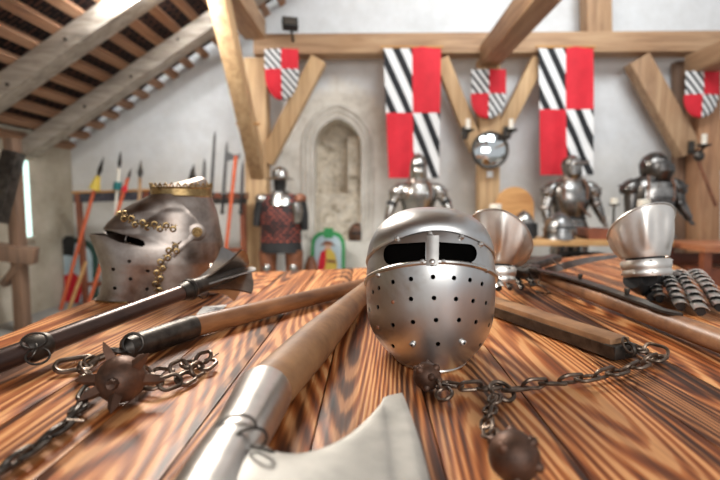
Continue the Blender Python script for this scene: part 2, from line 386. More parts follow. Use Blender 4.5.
# carved arch mouldings
for k, (grow, dy, r) in enumerate(((.022, .012, .026), (.068, .004, .024), (.112, .0, .022))):
    a = arch(ncx, nh+grow, NZ0+.03*k, NZS, NZT+grow*1.2)
    struct(MB().tube([(x, YW+dy, z) for x, z in a], r, 8).build('trim_%d' % (k+1), ASHLAR))
struct(absorigin(MB().box((XL-.1, 2.2, .95), (.2, 5.6, 1.9)).build('wall_left', WALLL, smooth=0)))
struct(absorigin(MB().box((1.9, 2.2, -.05), (10.4, 6.4, .1)).build('floor', FLOOR, smooth=0)))
# roof: tiles above battens above rafters
def sl(x, dz=0): return Vector((x, 0, roofz(x)+dz))
mb = MB(); th = math.atan(.64)
a, b = sl(XL-.15, .12), sl(2, .12)
mb.prism([a+Vector((0, -1, 0)), b+Vector((0, -1, 0)), b+Vector((0, 5.2, 0)), a+Vector((0, 5.2, 0))], (0, 0, .06))
roof = struct(mb.build('ceiling', TILE, smooth=0))
k = 0; x = XL+.02
while x < 2.0:
    mb = MB(); p = sl(x, .03); mb.beam(p+Vector((0, -1, 0)), p+Vector((0, 5.0, 0)),   .070, .05, up=(-math.sin(th), 0, math.cos(th)))
    absorigin(mb.build('batten', BATT, roof, smooth=0)) if False else mb.build('batten', BATT, roof, smooth=0); x += .158; k += 1
tn = 4
def trim(mb, mat, bevel=.006):
    global tn
    o = mb.build('trim_%d' % tn, mat, smooth=0, bevel=bevel); tn += 1; return struct(o)
for y, hh in ((4.32, .135), (3.42, .14), (2.2, .14), (1.0, .14)):
    mb = MB(); a = sl(-3.09, -.085); b = sl(1.98, -.085); mb.beam(a+Vector((0, y, 0)), b+Vector((0, y, 0)), .17, hh, up=(-math.sin(th), 0, math.cos(th)))
    o = trim(mb, GREYR)
    xs = [-2.5+.42*i for i in range(8)]
    for x in xs:
        p = sl(x, -.085); q = p+Vector((0, y-.085, random.uniform(-.04, .04))); MB().cone(q, q+Vector((0, -.01, 0)), .014, .012, 8).build('iron_bolt', IRON, o)
# timber frame in front of the gable wall
YF = 4.72
def bp(pts, w, d, mat, y=YF, wpx=None):
    a, b = D(*pts[0], y), D(*pts[1], y); mb = MB(); mb.beam(a, b, w, d, up=(0, 1, 0)); return trim(mb, mat)
za, zb = D(300, 37, YF).z, D(300, 57, YF).z
trim(MB().box((3.0, YF, (za+zb)/2+.0), (8.2, .2, za-zb)), OAKX)
bp(((257, 60), (259, 316)), .21, .18, PINEZ)
bp(((488, 59), (487, 316)), .19, .18, PINEZ)
bp(((703, 62), (702, 316)), .20, .2, REDOAK)
bp(((680, 62), (680, 316)), .12, .1, DARKOAK, YF+.16)
bp(((596, 40), (594, -60)), .23, .17, OAKZ)
bp(((266, 162), (319, 60)), .15, .13, PINEZ, YF-.02)
bp(((477, 150), (441, 60)), .13, .12, PINEZ, YF-.02)
bp(((497, 140), (538, 60)), .13, .12, PINEZ, YF-.02)
bp(((688, 152), (636, 60)), .20, .14, OAKZ, YF-.02)
bp(((712, 168), (742, 100)), .14, .13, OAKZ, YF-.02)
# longitudinal timbers running towards the viewer
p = D(487, 62, YF); trim(MB().box((p.x, 2.6, p.z+.03), (.18, 4.1, .19)), OAKY)
p = D(690, 66, YF); trim(MB().box((p.x, 2.6, p.z-.02), (.2, 4.1, .18)), OAKY)
# brace rising towards the viewer from the left post
a = D(257, 168, YF-.1); b = a+Vector((0, -1.12, 1.18)); mb = MB(); mb.beam(a+Vector((0, .05, -.05)), b, .13, .15, up=(0, .7, .7)); trim(mb, PINEZ)
p = D(257, 60, YF); q = b.z+.05; trim(MB().box((a.x+.0, 2.6, q+.06), (.2, 4.1, .18)), OAKY)
p = D(252, 118, YF-.25); MB().tube([a+Vector((-.09, -.36, .36)), a+Vector((.12, -.36, .36))], .012, 8).build('trim_%d' % tn, SHWOOD); struct(bpy.data.objects['trim_%d' % tn]); tn += 1
# far-left window, post and corbel
wn = bpy.data.objects
def lw(px, py):  # point on the left wall
    d = ray(px, py); t = (XL+.02)/d.x; return Vector((0, 0, CAMZ))+d*t
a, b = lw(21, 158), lw(33, 238)
mb = MB(); mb.box((XL+.005, (a.y+b.y)/2, (a.z+b.z)/2), (.02, abs(a.y-b.y), a.z-b.z)); win = struct(mb.build('window_1', WGLOW, smooth=0))
mb = MB()
y0, y1, z0, z1 = a.y, b.y, b.z, a.z
for zz in (z0, z1): mb.box((XL+.02, (y0+y1)/2, zz), (.05, abs(y1-y0)+.06, .03))
mb.build('window_frame', WALLL, win, 0)
a = D(12, 138, 3.75); b = D(13, 262, 3.75); trim(MB().beam(a, Vector((a.x, a.y, .0)), .08, .10, up=(0, 1, 0)), DARKOAK)
mb = MB(); mb.beam(D(14, 152, 3.6), D(-4, 222, 3.5), .12, .10, up=(0, 1, 0)); trim(mb, IRON)
mb = MB(); mb.beam(D(-6, 251, 3.68), D(36, 256, 3.75), .13, .12, up=(0, 1, 0)); trim(mb, DARKOAK)
mb = MB(); mb.beam(D(4, 285, 3.72), D(24, 258, 3.72), .05, .07, up=(0, 1, 0)); trim(mb, DARKOAK)
# ---------------------------------------------------------------- table
tl = thing('table', 'big scorched pine plank table with uneven edges in the foreground', 'table', (.1, 1.1, 0))
OUT = [U(*p) for p in ((-2, 340), (52, 314), (100, 297), (155, 284), (236, 273), (310, 270), (352, 268), (520, 264), (562, 258), (604, 253), (655, 256), (716, 285), (745, 300))]
OUT = [Vector((p.x, p.y)) for p in OUT] + [Vector((1.12, .9)), Vector((1.05, .12)), Vector((-.75, .12)), Vector((-.78, .9))]
def clipspan(x):
    ys = []
    n = len(OUT)
    for i in range(n):
        p, q = OUT[i], OUT[(i+1) % n]
        if (p.x-x)*(q.x-x) < 0: ys.append(p.y+(q.y-p.y)*(x-p.x)/(q.x-p.x))
    return (min(ys), max(ys)) if len(ys) >= 2 else None
me = bpy.data.meshes.new('tabletop'); bm = bmesh.new(); lay = bm.verts.layers.float_vector.new('plank')
x0 = min(p.x for p in OUT)+.002; xe = max(p.x for p in OUT)-.002; random.seed(11)
while x0 < xe:
    w = random.choice((.13, .15, .165, .18)); x1 = min(x0+w, xe)
    if xe-x1 < .04: x1 = xe
    n = 10; top = []; rid = Vector((random.uniform(-3, 3), random.uniform(-3, 3), random.uniform(-3, 3)))
    xs = [x0+.0012+(x1-x0-.0024)*i/n for i in range(n+1)]; sp = [clipspan(xx) for xx in xs]
    if all(sp):
        off = random.uniform(-.004, .004); rows = 14
        def pt(i, t, z):
            lo, hi = sp[i]; y = lo+(hi-lo)*t
            if t == 1: y += off+.006*noise.noise((xs[i]*30, 0, 5))
            return Vector((xs[i], y, z))
        gt = [[bm.verts.new(pt(i, j/rows, TZ-(.0016 if i in (0, n) else 0))) for i in range(n+1)] for j in range(rows+1)]
        gb = [[bm.verts.new(pt(i, j/rows, TZ-.045)) for i in range(n+1)] for j in range(rows+1)]
        for row in gt+gb:
            for v_ in row: v_[lay] = rid
        for j in range(rows):
            for i in range(n):
                bm.faces.new((gt[j][i], gt[j][i+1], gt[j+1][i+1], gt[j+1][i])); bm.faces.new((gb[j][i+1], gb[j][i], gb[j+1][i], gb[j+1][i+1]))
            bm.faces.new((gt[j][0], gt[j+1][0], gb[j+1][0], gb[j][0])); bm.faces.new((gt[j+1][n], gt[j][n], gb[j][n], gb[j+1][n]))
        for i in range(n):
            bm.faces.new((gt[rows][i], gt[rows][i+1], gb[rows][i+1], gb[rows][i])); bm.faces.new((gt[0][i+1], gt[0][i], gb[0][i], gb[0][i+1]))
    x0 = x1
bmesh.ops.recalc_face_normals(bm, faces=bm.faces); bm.to_mesh(me); bm.free(); me.materials.append(TABLE); finish(me, 'tabletop', tl)
for x, y in ((-.6, .35), (.85, .35), (-.45, 1.6), (.85, 1.7)):
    MB().box((x, y, (TZ-.045)/2), (.09, .09, TZ-.045)).build('leg', OAKZ, tl, 0, .006)
MB().box((.15, .35, TZ-.095), (1.4, .04, .10)).build('apron', OAKX, tl, 0); MB().box((.2, 1.62, TZ-.095), (1.25, .04, .10)).build('apron', OAKX, tl, 0)
# ================================================================ things on the table
# ---- great helm in the middle
HC = Vector((.112, .892, TZ)); HH = .277
def hr(z):
    z = max(0, min(z, HH)); 
    if z < .14: k = ((.14-z)/.14); return .1185-.056*k**4, .124-.016*k**2
    k = (z-.14)/(HH-.14); r = .1185*max(1-k**2.35, 0)**.5
    return r, r*1.046
def hp(phi, z, off=0):
    rx, ry = hr(z); return HC+Vector((math.sin(phi)*(rx+off), -math.cos(phi)*(ry+off), z))
def hdrop(phi, k): return k*(1-math.cos(phi))
def hbrow(phi): return .244-hdrop(phi, .064)
def hmid(phi): return .190-hdrop(phi, .054)
def hhit(px, py, off=0):
    d = ray(px, py).normalized(); o = Vector((0, 0, CAMZ)); t = .5
    while t < 1.2:
        p = o+d*t-HC; rx, ry = hr(p.z)
        if 0 <= p.z < HH and (p.x/(rx+off+1e-6))**2+(p.y/(ry+off+1e-6))**2 < 1: return p+HC
        t += .0005
    return None
def hnrm(p): q = p-HC; return Vector((q.x, q.y, 0)).normalized()
helm = thing('great_helm', 'round polished steel great helm with wide black eye slots, in the middle of the table', 'helmet', HC)
cut = MB(); HOLES1 = [(373, 292), (379, 288), (393, 282), (411, 279), (433, 277), (454, 278), (470, 280), (482, 284),
    (369.5, 310), (378, 307), (411, 299), (434, 298), (456, 299), (473, 301), (486, 303),
    (393, 325), (413, 322), (436, 320), (459, 320), (476, 322), (489, 325), (393, 346), (438, 344), (480, 345)]
for px, py in HOLES1:
    p = hhit(px, py)
    if p: n_ = hnrm(p); cut.tube([p-n_*.02, p+n_*.02], .0040, 10)
def slot(x0, x1, y0, y1):     # rounded eye slot, px corners
    pts = []; r = 7.5
    x0i, x1i = x0, x1
    def corner(cx, cy, a0, rr):
        for i in range(5): a = math.radians(a0+i*22.5); pts.append((cx+math.cos(a)*rr, cy-math.sin(a)*rr))
    ro = 9; ri = 1.2
    if x0 < 420: corner(x1-ri, y1-ri-1, -90, ri); corner(x1-ri, y0+ri-1, 0, ri); corner(x0+ro, y0+ro+1, 90, ro); corner(x0+ro, y1-ro+2, 180, ro)
    else: corner(x1-ro, y1-ro+1, -90, ro); corner(x1-ro, y0+ro+1, 0, ro); corner(x0+ri, y0+ri-1, 90, ri); corner(x0+ri, y1-ri-1, 180, ri)
    return pts
for sl_ in ((383.5, 425.5, 243, 263.5), (438, 477, 243, 262)):
    pp = slot(*sl_); a = [D(x, y, .72) for x, y in pp]; b = [D(x, y, .885) for x, y in pp]
    n_ = len(a); cut.add(a+b, [tuple(range(n_))[::-1], tuple(range(n_, 2*n_))]+[(i, (i+1) % n_, n_+(i+1) % n_, n_+i) for i in range(n_)])
face = MB().grid(lambda u, v: hp(u*2*PI, v*(hbrow(u*2*PI)+.002)), 120, 40, True).build('face_plate', PATINA, helm, solid=.0022, cut=cut)
def hsk(u, v):
    ph = u*2*PI; z0 = hbrow(ph)-.004; a = v*PI/2; z = z0+(HH-z0)*math.sin(a)
    rx, ry = hr(z0); q, qy = hr(min(z, HH-.0005)); k = math.cos(a)**.82
    q = max(rx*k, .0001)+.0022; qy = max(ry*k, .0001)+.0022
    return HC+Vector((math.sin(ph)*q, -math.cos(ph)*qy, z))
MB().grid(hsk, 96, 30, True).build('skull_cap', PATINA, helm)
for fn, r in ((lambda a: hbrow(a)-.001, .0033), (hmid, .0042)):
    MB().tube([hp(2*PI*i/96, fn(2*PI*i/96), .0008) for i in range(96)], r, 8, True).build('raised_band', STEEL, helm)
MB().tube([hp(2*PI*i/96, .004, -.0008) for i in range(96)], .0028, 8, True).build('rolled_edge', STEEL, helm)
mb = MB(); c_ = [hhit(x, y) for x, y in ((427, 236), (438, 236), (437.5, 265), (426.5, 265))]
mb.grid(lambda u, v: c_[0].lerp(c_[1], u).lerp(c_[3].lerp(c_[2], u), v)+Vector((0, -.0035-.002*math.sin(u*PI), 0)), 7, 7).build('nose_bar', STEEL, helm, solid=.004)
rivets([hhit(*q)+Vector((0, -.002, 0)) for q in ((397, 238.5), (430, 234), (461.5, 237), (375, 249.5), (480.5, 244.5), (378, 275), (486.5, 270), (422, 261.5), (443, 261.5))], .0050, helm, STEEL)
MB().sphere(hhit(432, 262)+Vector((0, -.004, 0)), .0062, 12).build('centre_rivet', STEEL, helm)
rivets([hhit(*q) for q in ((393, 302), (378, 327))], .0035, helm, LEATHER, 'filled_hole')
for q in ((412.5, 344.5), (462.5, 342.5)):
    p = hhit(*q); n_ = hnrm(p); o = MB().tube([p-n_*.002, p+n_*.005, p+n_*.0055], [.0052, .0052, .0044], 12).build('screw_stud', STEEL, helm)
    MB().tube([p+n_*.0052, p+n_*.0062], .002, 8).build('screw_socket', BLACK, o)
MB().grid(lambda u, v: hp(u*2*PI, .012+v*(hbrow(u*2*PI)-.006), -.009), 60, 20, True).build('dark_inner_shell', VOID, helm)  # black shell added behind slots and holes as interior shade
# ---- visored bascinet on the left
BK = .00296; bu = Vector((.917, .40, 0)); bw = Vector((.40, -.917, 0)); BO = Vector((-.60, 1.46, TZ))
def bl(px, py, w=0.0):        # (u, z) of the point seen at a pixel, in the vertical plane w
    d = ray(px, py); o_ = Vector((0, 0, CAMZ)); t = (w-(o_-BO).dot(bw))/d.dot(bw); p = o_+d*t-BO; return p.dot(bu), p.z
def toflat(px, py, w):        # pixel in the w = 0 plane for a point seen at a pixel in plane w
    u_, z_ = bl(px, py, w); p = RC.transposed() @ (BO+bu*u_+Vector((0, 0, z_))-Vector((0, 0, CAMZ))); return 360-F*p.x/p.z, 240+F*p.y/p.z
def interp(tab, y):
    tab = sorted(tab)
    if y <= tab[0][0]: return tab[0][1:]
    for a, b in zip(tab, tab[1:]):
        if y <= b[0]: t = (y-a[0])/(b[0]-a[0]); t2 = t; return tuple(p+(q-p)*t2 for p, q in zip(a[1:], b[1:]))
    return tab[-1][1:]
SKT = [(306, 128, 222, .100), (290, 125, 223, .108), (260, 125, 224, .118), (240, 125, 223, .118), (225, 129, 220, .114), (211, 137, 217, .104), (200, 146, 213, .088), (194, 151, 211, .078), (188, 158, 209, .066), (183, 172, 208, .048), (179, 190, 206, .028), (177, 196, 202, .008)]
def bsec(py): return interp(SKT, py)
def bP(u, w, z):
    z = max(z, .0025); return BO+bu*u+bw*w+Vector((0, 0, z))
def skw(px, py):
    l, r, w = bsec(py); c, h = (l+r)/2, (r-l)/2; q = 1-((px-c)/h)**2
    return w*math.sqrt(max(q, 0))
def bskull(u, v):
    py = 301-(301-177)*v; l, r, w = bsec(py); a = u*2*PI
    uu, z = bl((l+r)/2+(r-l)/2*math.cos(a), py); return bP(uu, w*math.sin(a), z)
basc = thing('visored_bascinet', 'browned steel bascinet with pointed visor and brass crown, left end of the table', 'helmet', BO)
KT = [(309, 90), (303, 93), (292, 100), (280, 102), (270, 101.5), (258, 98), (246, 93.5), (236, 89), (233.9, 88.3)]
KT2 = [(233.8, 106), (229, 102.5), (224, 106), (219, 111), (211, 119.5), (203, 133), (194, 152)]
RT = [(309, 156), (300, 157), (285, 158.5), (272, 162), (258, 169), (248, 178), (240, 190), (234, 199), (226, 201), (218, 196), (210, 188), (202, 180), (194, 172)]
RT = [toflat(x, y, .10)[::-1] for y, x in RT]; RT.sort()
def visw(px, py):
    (ur,) = interp(RT, py); (uk,) = interp(KT if py > 233.85 else KT2, py)
    W_ = skw(ur, py)+.006; t = max(0, min(1, (px-uk)/(ur-uk)))**(1/1.35); return max(W_*(2*t-t*t)**.74, skw(px, py)+.004)
def bvis(lo, hi, tab):
    def f(u, v):
        py = hi+(lo-hi)*(1-v); s = 2*u-1; t = abs(s); (uk,) = interp(tab, py); (ur,) = interp(RT, py)
        W_ = skw(ur, py)+.006; w = W_*(2*t-t*t)**.74; px = uk+(ur-uk)*t**1.35; w = max(w, skw(px, py)+.004) if t > .02 else w
        uu, z = bl(px, py); return bP(uu, w*(1 if s > 0 else -1), z)
    return f
cut = MB()
def bcut(px, py, r):
    u_, z = bl(px, py, .075); cut.tube([bP(u_, .02, z), bP(u_, .25, z)], r, 10); cut.tube([bP(u_, -.02, z), bP(u_, -.25, z)], r, 10)
for q in ((130, 260), (113.5, 269), (148, 269), (131, 277.5), (115, 288), (147.5, 287)): bcut(*q, .0052)
def bslit(k=.3):
    a = [bl(*q, .05) for q in ((88, 229.5), (110, 231), (140, 237.5), (144.5, 239.5), (146, 243), (143, 245), (120, 241), (104, 235), (88, 234))]
    A_ = [bP(u_, -.004, z) for u_, z in a]; n_ = len(A_); B_ = [p+bw*k for p in A_]
    return A_+B_, [tuple(range(n_))[::-1], tuple(range(n_, 2*n_))]+[(i, (i+1) % n_, n_+(i+1) % n_, n_+i) for i in range(n_)]
cut.add(*bslit())
low = MB().grid(bvis(301, 234, KT), 81, 50).build('visor', STEELB, basc, solid=.0022, cut=cut)
cut = MB(); cut.add(*bslit())
up = MB().grid(bvis(234.5, 194, KT2), 81, 28).build('brow_plate', STEELB, basc, solid=.0022, cut=cut)
# matt black shell put in so the sight shows deep shade
MB().grid(lambda u, v: (lambda py: bP(*(lambda l, r, w: (bl((l+r)/2+(r-l)/2*.90*math.cos(u*2*PI), py)[0], w*.92*math.sin(u*2*PI)))(*bsec(py)), bl(0, py)[1]))(305-85*v), 40, 20, True).build('dark_inner_shell', VOID, basc)
cut = MB(); cut.add(*bslit())
MB().grid(bskull, 72, 60, True).build('skull', STEELB, basc, solid=.002, cut=cut)
def bon(px, py, off=.002, side=1):
    w = .09
    for _ in range(4):
        fx_, fy_ = toflat(px, py, w); (ur,) = interp(RT, fy_)
        w = (visw(fx_, fy_) if fx_ < ur and fy_ >= 194 else skw(fx_, fy_)+.003)+off
    u_, z = bl(px, py, w); return bP(u_, side*w, z)
ob = lambda path, nm: path
for path, nm in ((((119.5, 211), (124, 216), (132, 221), (142, 224.5), (152, 226), (162, 227), (171, 227.5), (176.5, 225)), 'brow_ornament'),
                 (((172, 242), (177, 245), (176, 249), (170, 252), (165, 258), (161, 266), (158.5, 275), (157.5, 284), (156.5, 293)), 'cheek_ornament')):
    pts = smoothpath([bon(x, y, .004) for x, y in path], 5); o = MB().tube(pts, .0022, 8).build(nm, BRASS, basc)
    acc = 0; k = 0
    for i in range(1, len(pts)):
        acc += (pts[i]-pts[i-1]).length
        if acc > .0145:
            acc = 0; k += 1; d = (pts[i]-pts[i-1]).normalized(); upv = d.cross(bw).normalized()
            m_ = MB(); ring(m_, pts[i]+upv*.006*(1 if k % 2 else -1), bw, .0068, .0026, 14, 6); m_.sphere(pts[i]-upv*.0065*(1 if k % 2 else -1), .0028, 8)
            m_.build('scroll', BRASS, o)
pts = [bon(x, y, .003) for x, y in ((96, 305), (101, 303), (107, 305), (114, 303.5), (121, 305), (128, 303.5))]
MB().tube(smoothpath(pts, 5), .0028, 8).build('hem_ornament', BRASS, basc)
MB().tube([bP(bl(interp(RT, y)[0], y)[0], skw(interp(RT, y)[0], y)+.0075, bl(0, y)[1]) for y in (306, 300, 292, 285, 278, 272, 265, 258, 253, 248, 243)], .0022, 8).build('visor_edge', STEELB, basc)
# hinge arm and rosette
hc = bon(197, 232, .002)
o = MB().tube([hc-bw*.004, hc+bw*.003, hc+bw*.005], [.026, .026, .020], 24).build('hinge_plate', STEELB, basc)
MB().beam(hc+bw*.001, bon(172, 256, .003), .017, .004, up=bw).build('hinge_arm', STEELB, basc, bevel=.001)
ro = MB().tube([hc+bw*.004, hc+bw*.009], [.0155, .0135], 20).build('rosette', BRASS, basc)
x_, y_, _ = frame(bw)
for i in range(8):
    a = i*PI/4; MB().sphere(hc+bw*.009+(x_*math.cos(a)+y_*math.sin(a))*.0088, .0036, 8).build('petal', BRASS, ro)
MB().sphere(hc+bw*.0095, .0042, 10).build('rosette_boss', BRASS, ro)
# crown
cc = [bl(181, 193.5)[0], bl(181, 193.5)[1]]
def crown(a, dz, k=1.0):
    l, r, w = bsec(194); return bP(bl((l+r)/2+(r-l)/2*math.cos(a)*1.03*k, 193)[0], w*1.03*math.sin(a)*k, bl(0, 193)[1]+dz)
cr = MB().grid(lambda u, v: crown(u*2*PI, v*.026-.008), 72, 3, True).build('crown', BRASS, basc, solid=.003)
for z_ in (-.008, .017): MB().tube([crown(2*PI*i/60, z_) for i in range(60)], .0028, 6, True).build('crown_rim', BRASS, cr)
for i in range(30):
    a = 2*PI*i/30; p = crown(a, .0225); t_ = (crown(a+.05, 0)-crown(a-.05, 0)).normalized(); nn_ = t_.cross(Vector((0, 0, 1)))
    m_ = MB(); ring(m_, p, nn_, .0052, .0021, 12, 6); m_.sphere(p+Vector((0, 0, .0075)), .0030, 8); m_.build('crown_point', BRASS, cr)
IRON2 = simple('brown_patinated_iron', (.10, .075, .06), (.28, .23, .19), 10, .32, .95, .1, .002)
# ---- flanged mace in front of it
mP, mB_ = U(0, 361, .034), D(203, 284.5, 1.16)
mA = mP-(mB_-mP).normalized()*.12
md = (mB_-mA).normalized()
mace = thing('flanged_mace', 'flanged steel mace with a dark shaft lying in front of the crowned bascinet', 'mace', (mA.x*.5+mB_.x*.5, mA.y*.5+mB_.y*.5, TZ))
L_ = (mB_-mA).length
MB().tube([mA, mA+md*L_*.45, mA+md*(L_-.30), mA+md*(L_-.06)], [.019, .0185, .018, .0175], 20).build('shaft', simple('dark_browned_shaft', (.028, .02, .019), (.11, .062, .048), 5, .30, .5, .1, .002), mace)
MB().tube([mB_-md*.075, mB_-md*.05, mB_-md*.02, mB_+md*.10, mB_+md*.16], [.019, .024, .021, .02, .01], 18).build('socket', IRON, mace)
fx, fy, _ = frame(md)
for i in range(7):
    a = 2*PI*i/7+.28; r_ = fx*math.cos(a)+fy*math.sin(a); n_ = md.cross(r_)
    pr = [(-.01, .018), (.02, .026), (.05, .036), (.085, .054), (.112, .076), (.122, .072), (.150, .050), (.172, .022), (.176, .011), (.05, .008)]
    c_ = mB_+md*.0
    pts = [c_+md*s_+r_*q for s_, q in pr]; MB().prism([p-n_*.0022 for p in pts], n_*.0044).build('flange', STEELD if i % 2 else IRON2, mace, 20)
m_ = MB(); m_.tube([mB_-md*.052, mB_-md*.046, mB_-md*.040], [.025, .027, .025], 18); m_.build('collar', IRON, mace)
for q, rr in (((198, 286), .02), ((203, 293), .015)):
    m_ = MB(); ring(m_, U(*q, .03), (.5, -.7, .4), rr, .0016, 22, 6); m_.build('wire_ring', IRON, mace)
g = mP.lerp(mB_, .125)
MB().tube([g-md*.02, g-md*.012, g+md*.012, g+md*.02], [.0195, .023, .023, .0195], 18).build('grip_collar', IRON, mace)
for dz, nx in ((.018, .3), (.0, -.5), (-.008, .9)):
    m_ = MB(); ring(m_, g+Vector((.01+nx*.008, -.022, dz)), (nx, -.6, .5), .018, .0018, 20, 6, .75); m_.build('wire_ring', IRON, mace)
# ---- ball and chain flail on the left
fA, fB, fC = U(372, 283, .024), U(192, 327, .026), U(127, 349, .0245)
fd = (fB-fA).normalized()
fl = thing('military_flail', 'long brown wooden flail with black iron sleeve and spiked ball, left of the great helm', 'flail', (fB.x, fB.y, TZ))
MB().tube([fA, fA.lerp(fB, .5), fB], [.0205, .0215, .0225], 22).build('handle', HANDLE, fl)
slv = MB().tube([fB-fd*.006, fB+fd*.002, fB.lerp(fC, .8), fC, fC+fd*.008], [.0235, .0242, .0235, .021, .012], 22).build('iron_sleeve', IRON, fl)
rivets([U(180, 321, .045), U(137, 338, .041)], .0045, slv, BRASS)
m_ = MB(); ring(m_, fC+fd*.014, (.2, .3, .9), .013, .004, 18); m_.build('swivel_eye', IRON, fl)
m_ = MB(); ring(m_, U(133, 343, .036), (.6, -.7, .3), .017, .0028, 20); m_.build('iron_ring', IRON, fl)
m_ = MB(); m_.tube([fC+fd*.02, U(100, 358, .016), U(88, 364, .012)], [.006, .0065, .005], 10); m_.build('iron_rod', CHAIN, fl)
m_ = MB(); link(m_, U(75, 364, .014), U(90, 361)-U(60, 366), (0, .3, .15), .058, .026, .0042, 28); m_.build('long_link', CHAIN, fl)
bc = U(120, 378, .0); bc = Vector((bc.x, bc.y-.006, TZ+.038)); BR = .033
bc = U(121, 379, .037)
MB().sphere(bc, BR, 26).build('spiked_ball', RUST, fl, 60)
ballo = bpy.data.objects['spiked_ball']
def vpx(px, py, h): return U(px, py, h)
for dv in ((-.45, .15, .8), (.74, -.1, .66), (-.95, -.25, .05), (-.72, -.66, -.30), (.18, -.80, -.42), (.95, .2, -.1), (.15, -.90, .15), (.1, .9, .3)):
    d = Vector(dv).normalized(); ln = .016 if abs(dv[1]+.90) < .02 else .038
    if bc.z+d.z*(BR+.03) < TZ+.002: ln = min(ln, (bc.z-TZ-.001)/abs(d.z)-BR) if d.z < 0 else ln
    MB().tube([bc+d*(BR-.004), bc+d*(BR+ln*.4), bc+d*(BR+max(ln-.012, .004))], [.0095, .0065, .0008], 4 if ln > .03 else 8).build('spike', RUST, ballo, 20)
for path in (((143, 381, .018), (160, 386, .014), (180, 381, .012), (200, 370, .012), (212, 361, .014)), ((136, 374, .03), (152, 373, .012), (175, 371, .013), (195, 362, .012), (209, 359, .02))):
    chain([U(*q) for q in path], .036, .021, .0033, fl, CHAIN)
MB().cone(U(208, 360, .016), U(219, 353, .016), .002, .0008, 6).build('wire_end', CHAIN, fl)
chain([U(*q) for q in ((92, 385, .020), (84, 398, .012), (74, 415, .013), (58, 432, .012), (38, 446, .012), (18, 461, .012), (-6, 474, .012), (-40, 500, .012))], .034, .020, .0034, fl, IRON)
chain([U(*q) for q in ((88, 378, .02), (84, 368, .014), (94, 362, .012))], .026, .017, .003, fl, CHAIN)
MB().cone(U(66, 420, .02), U(84, 421, .015), .002, .0015, 6).build('wire_end', CHAIN, fl)
# ---- price tag
a = [U(*q, .003) for q in ((203, 307), (227, 305), (220, 313), (196, 315))]
pt_ = MB().prism(a, (0, 0, .0012)).build('price_tag', PAPER); tag(pt_, 'small white price card with faint handwriting behind the brown flail handle', 'price tag')
for k in range(2):
    p0 = a[0].lerp(a[3], .35+.25*k)+Vector((0, 0, .0016)); p1 = a[1].lerp(a[2], .35+.25*k)+Vector((0, 0, .0016))
    MB().tube([p0.lerp(p1, .3+i*.05)+Vector((0, .0015*(-1)**i, 0)) for i in range(9)], .0007, 4).build('written_line', INK, pt_)
# ---- battle axe
ax = thing('battle_axe', 'large battle axe with a broad steel blade nearest the camera', 'axe', U(250, 440))
aT, aS = U(366, 290, .030), U(262, 396, .038); aE = U(216, 482, .039)
ad_ = (aE-aS).normalized()
MB().tube([aT, aT.lerp(aS, .35), aT.lerp(aS, .7), aS], [.024, .030, .036, .034], 26).build('haft', HANDLE if False else simple('worn_tan_haft', (.15, .07, .03), (.34, .18, .08), 4, .55, 0, .15, .002, (3, 3, 3)), ax, 50)
sck = MB().tube([aS-ad_*.010, aS+ad_*.002, aS.lerp(aE, .55), aE, aE+ad_*.12], [.037, .037, .031, .033, .032], 30).build('socket', STEEL2, ax, 50)
m_ = MB()
for q, nn_, rr, e in (((236, 430), (.4, -.8, .3), .020, .7), ((222, 428), (-.3, .2, .9), .015, .6), ((250, 440), (.5, -.5, .7), .018, .6), ((262, 449), (.2, .5, .8), .012, .5)):
    m_ = MB(); ring(m_, U(*q, .062), nn_, rr, .0018, 22, 6, e); m_.build('wire_ring', IRON, sck)
hb = .036
UP = smoothpath([U(*q, hb) for q in ((225, 448), (262, 455), (285, 462), (315, 456), (345, 440), (366, 421), (380, 405), (385, 397), (402, 392.5))], 6)
xs_ = [p.x for p in UP]
def axb(u, v):
    i = min(int(v*(len(UP)-1)), len(UP)-2); p = UP[i].lerp(UP[i+1], v*(len(UP)-1)-i)
    mid = .40; a = 2*PI*u; c = math.cos(a); s1 = math.sin(a)
    hw = p.y-mid; T = (.026*(1-v)**1.6+.0016)*(1 if v < .999 else .15)
    x = p.x + .012*v**5*(1-c*c)
    return Vector((x, mid+hw*c, TZ+hb+T*math.copysign(abs(s1)**.55, s1)))
MB().grid(axb, 64, 44, True).build('blade', BLADE, ax, 60)
# ---- two-ball flail on the right
rA, rB = U(478, 300, .022), U(620, 347, .022); rd = (rB-rA).normalized()
fr = thing('two_ball_flail', 'square pale wooden flail with two small iron balls, right of the great helm', 'flail', (rB.x, rB.y, TZ))
sd = rd.cross(Vector((0, 0, 1))).normalized()
MB().beam(rA, rB, .050, .034).build('handle', simple('grey_brown_handle', (.15, .07, .03), (.40, .215, .10), 3, .5, 0, .2, .002, (3, 3, 3)), fr, 0, .004)
MB().beam(rA+sd*.0265-Vector((0, 0, .006)), rB+sd*.0265-Vector((0, 0, .006))+rd*.012, .003, .022).build('side_strap', IRON, fr, 0)
cp = MB().beam(rB-rd*.012+Vector((0, 0, -.006)), rB+rd*.014-Vector((0, 0, .006)), .055, .026).build('end_cap', IRON, fr, 0, .003)
for q in ((575, 333), (540, 322), (520, 315)): MB().sphere(U(*q, .018), .003, 8).build('nail', STEELD, fr)
eye = rB+rd*.018
m_ = MB(); ring(m_, eye, sd, .012, .003, 18); m_.build('swivel_eye', IRON, fr)
m_ = MB(); ring(m_, U(634, 349, .012), (.3, .3, .9), .019, .0028, 22, 8, .7); m_.build('iron_ring', CHAIN, fr)
m_ = MB(); ring(m_, U(627, 345, .03), (.6, -.6, .5), .014, .0022, 22, 8); m_.build('iron_ring', CHAIN, fr)
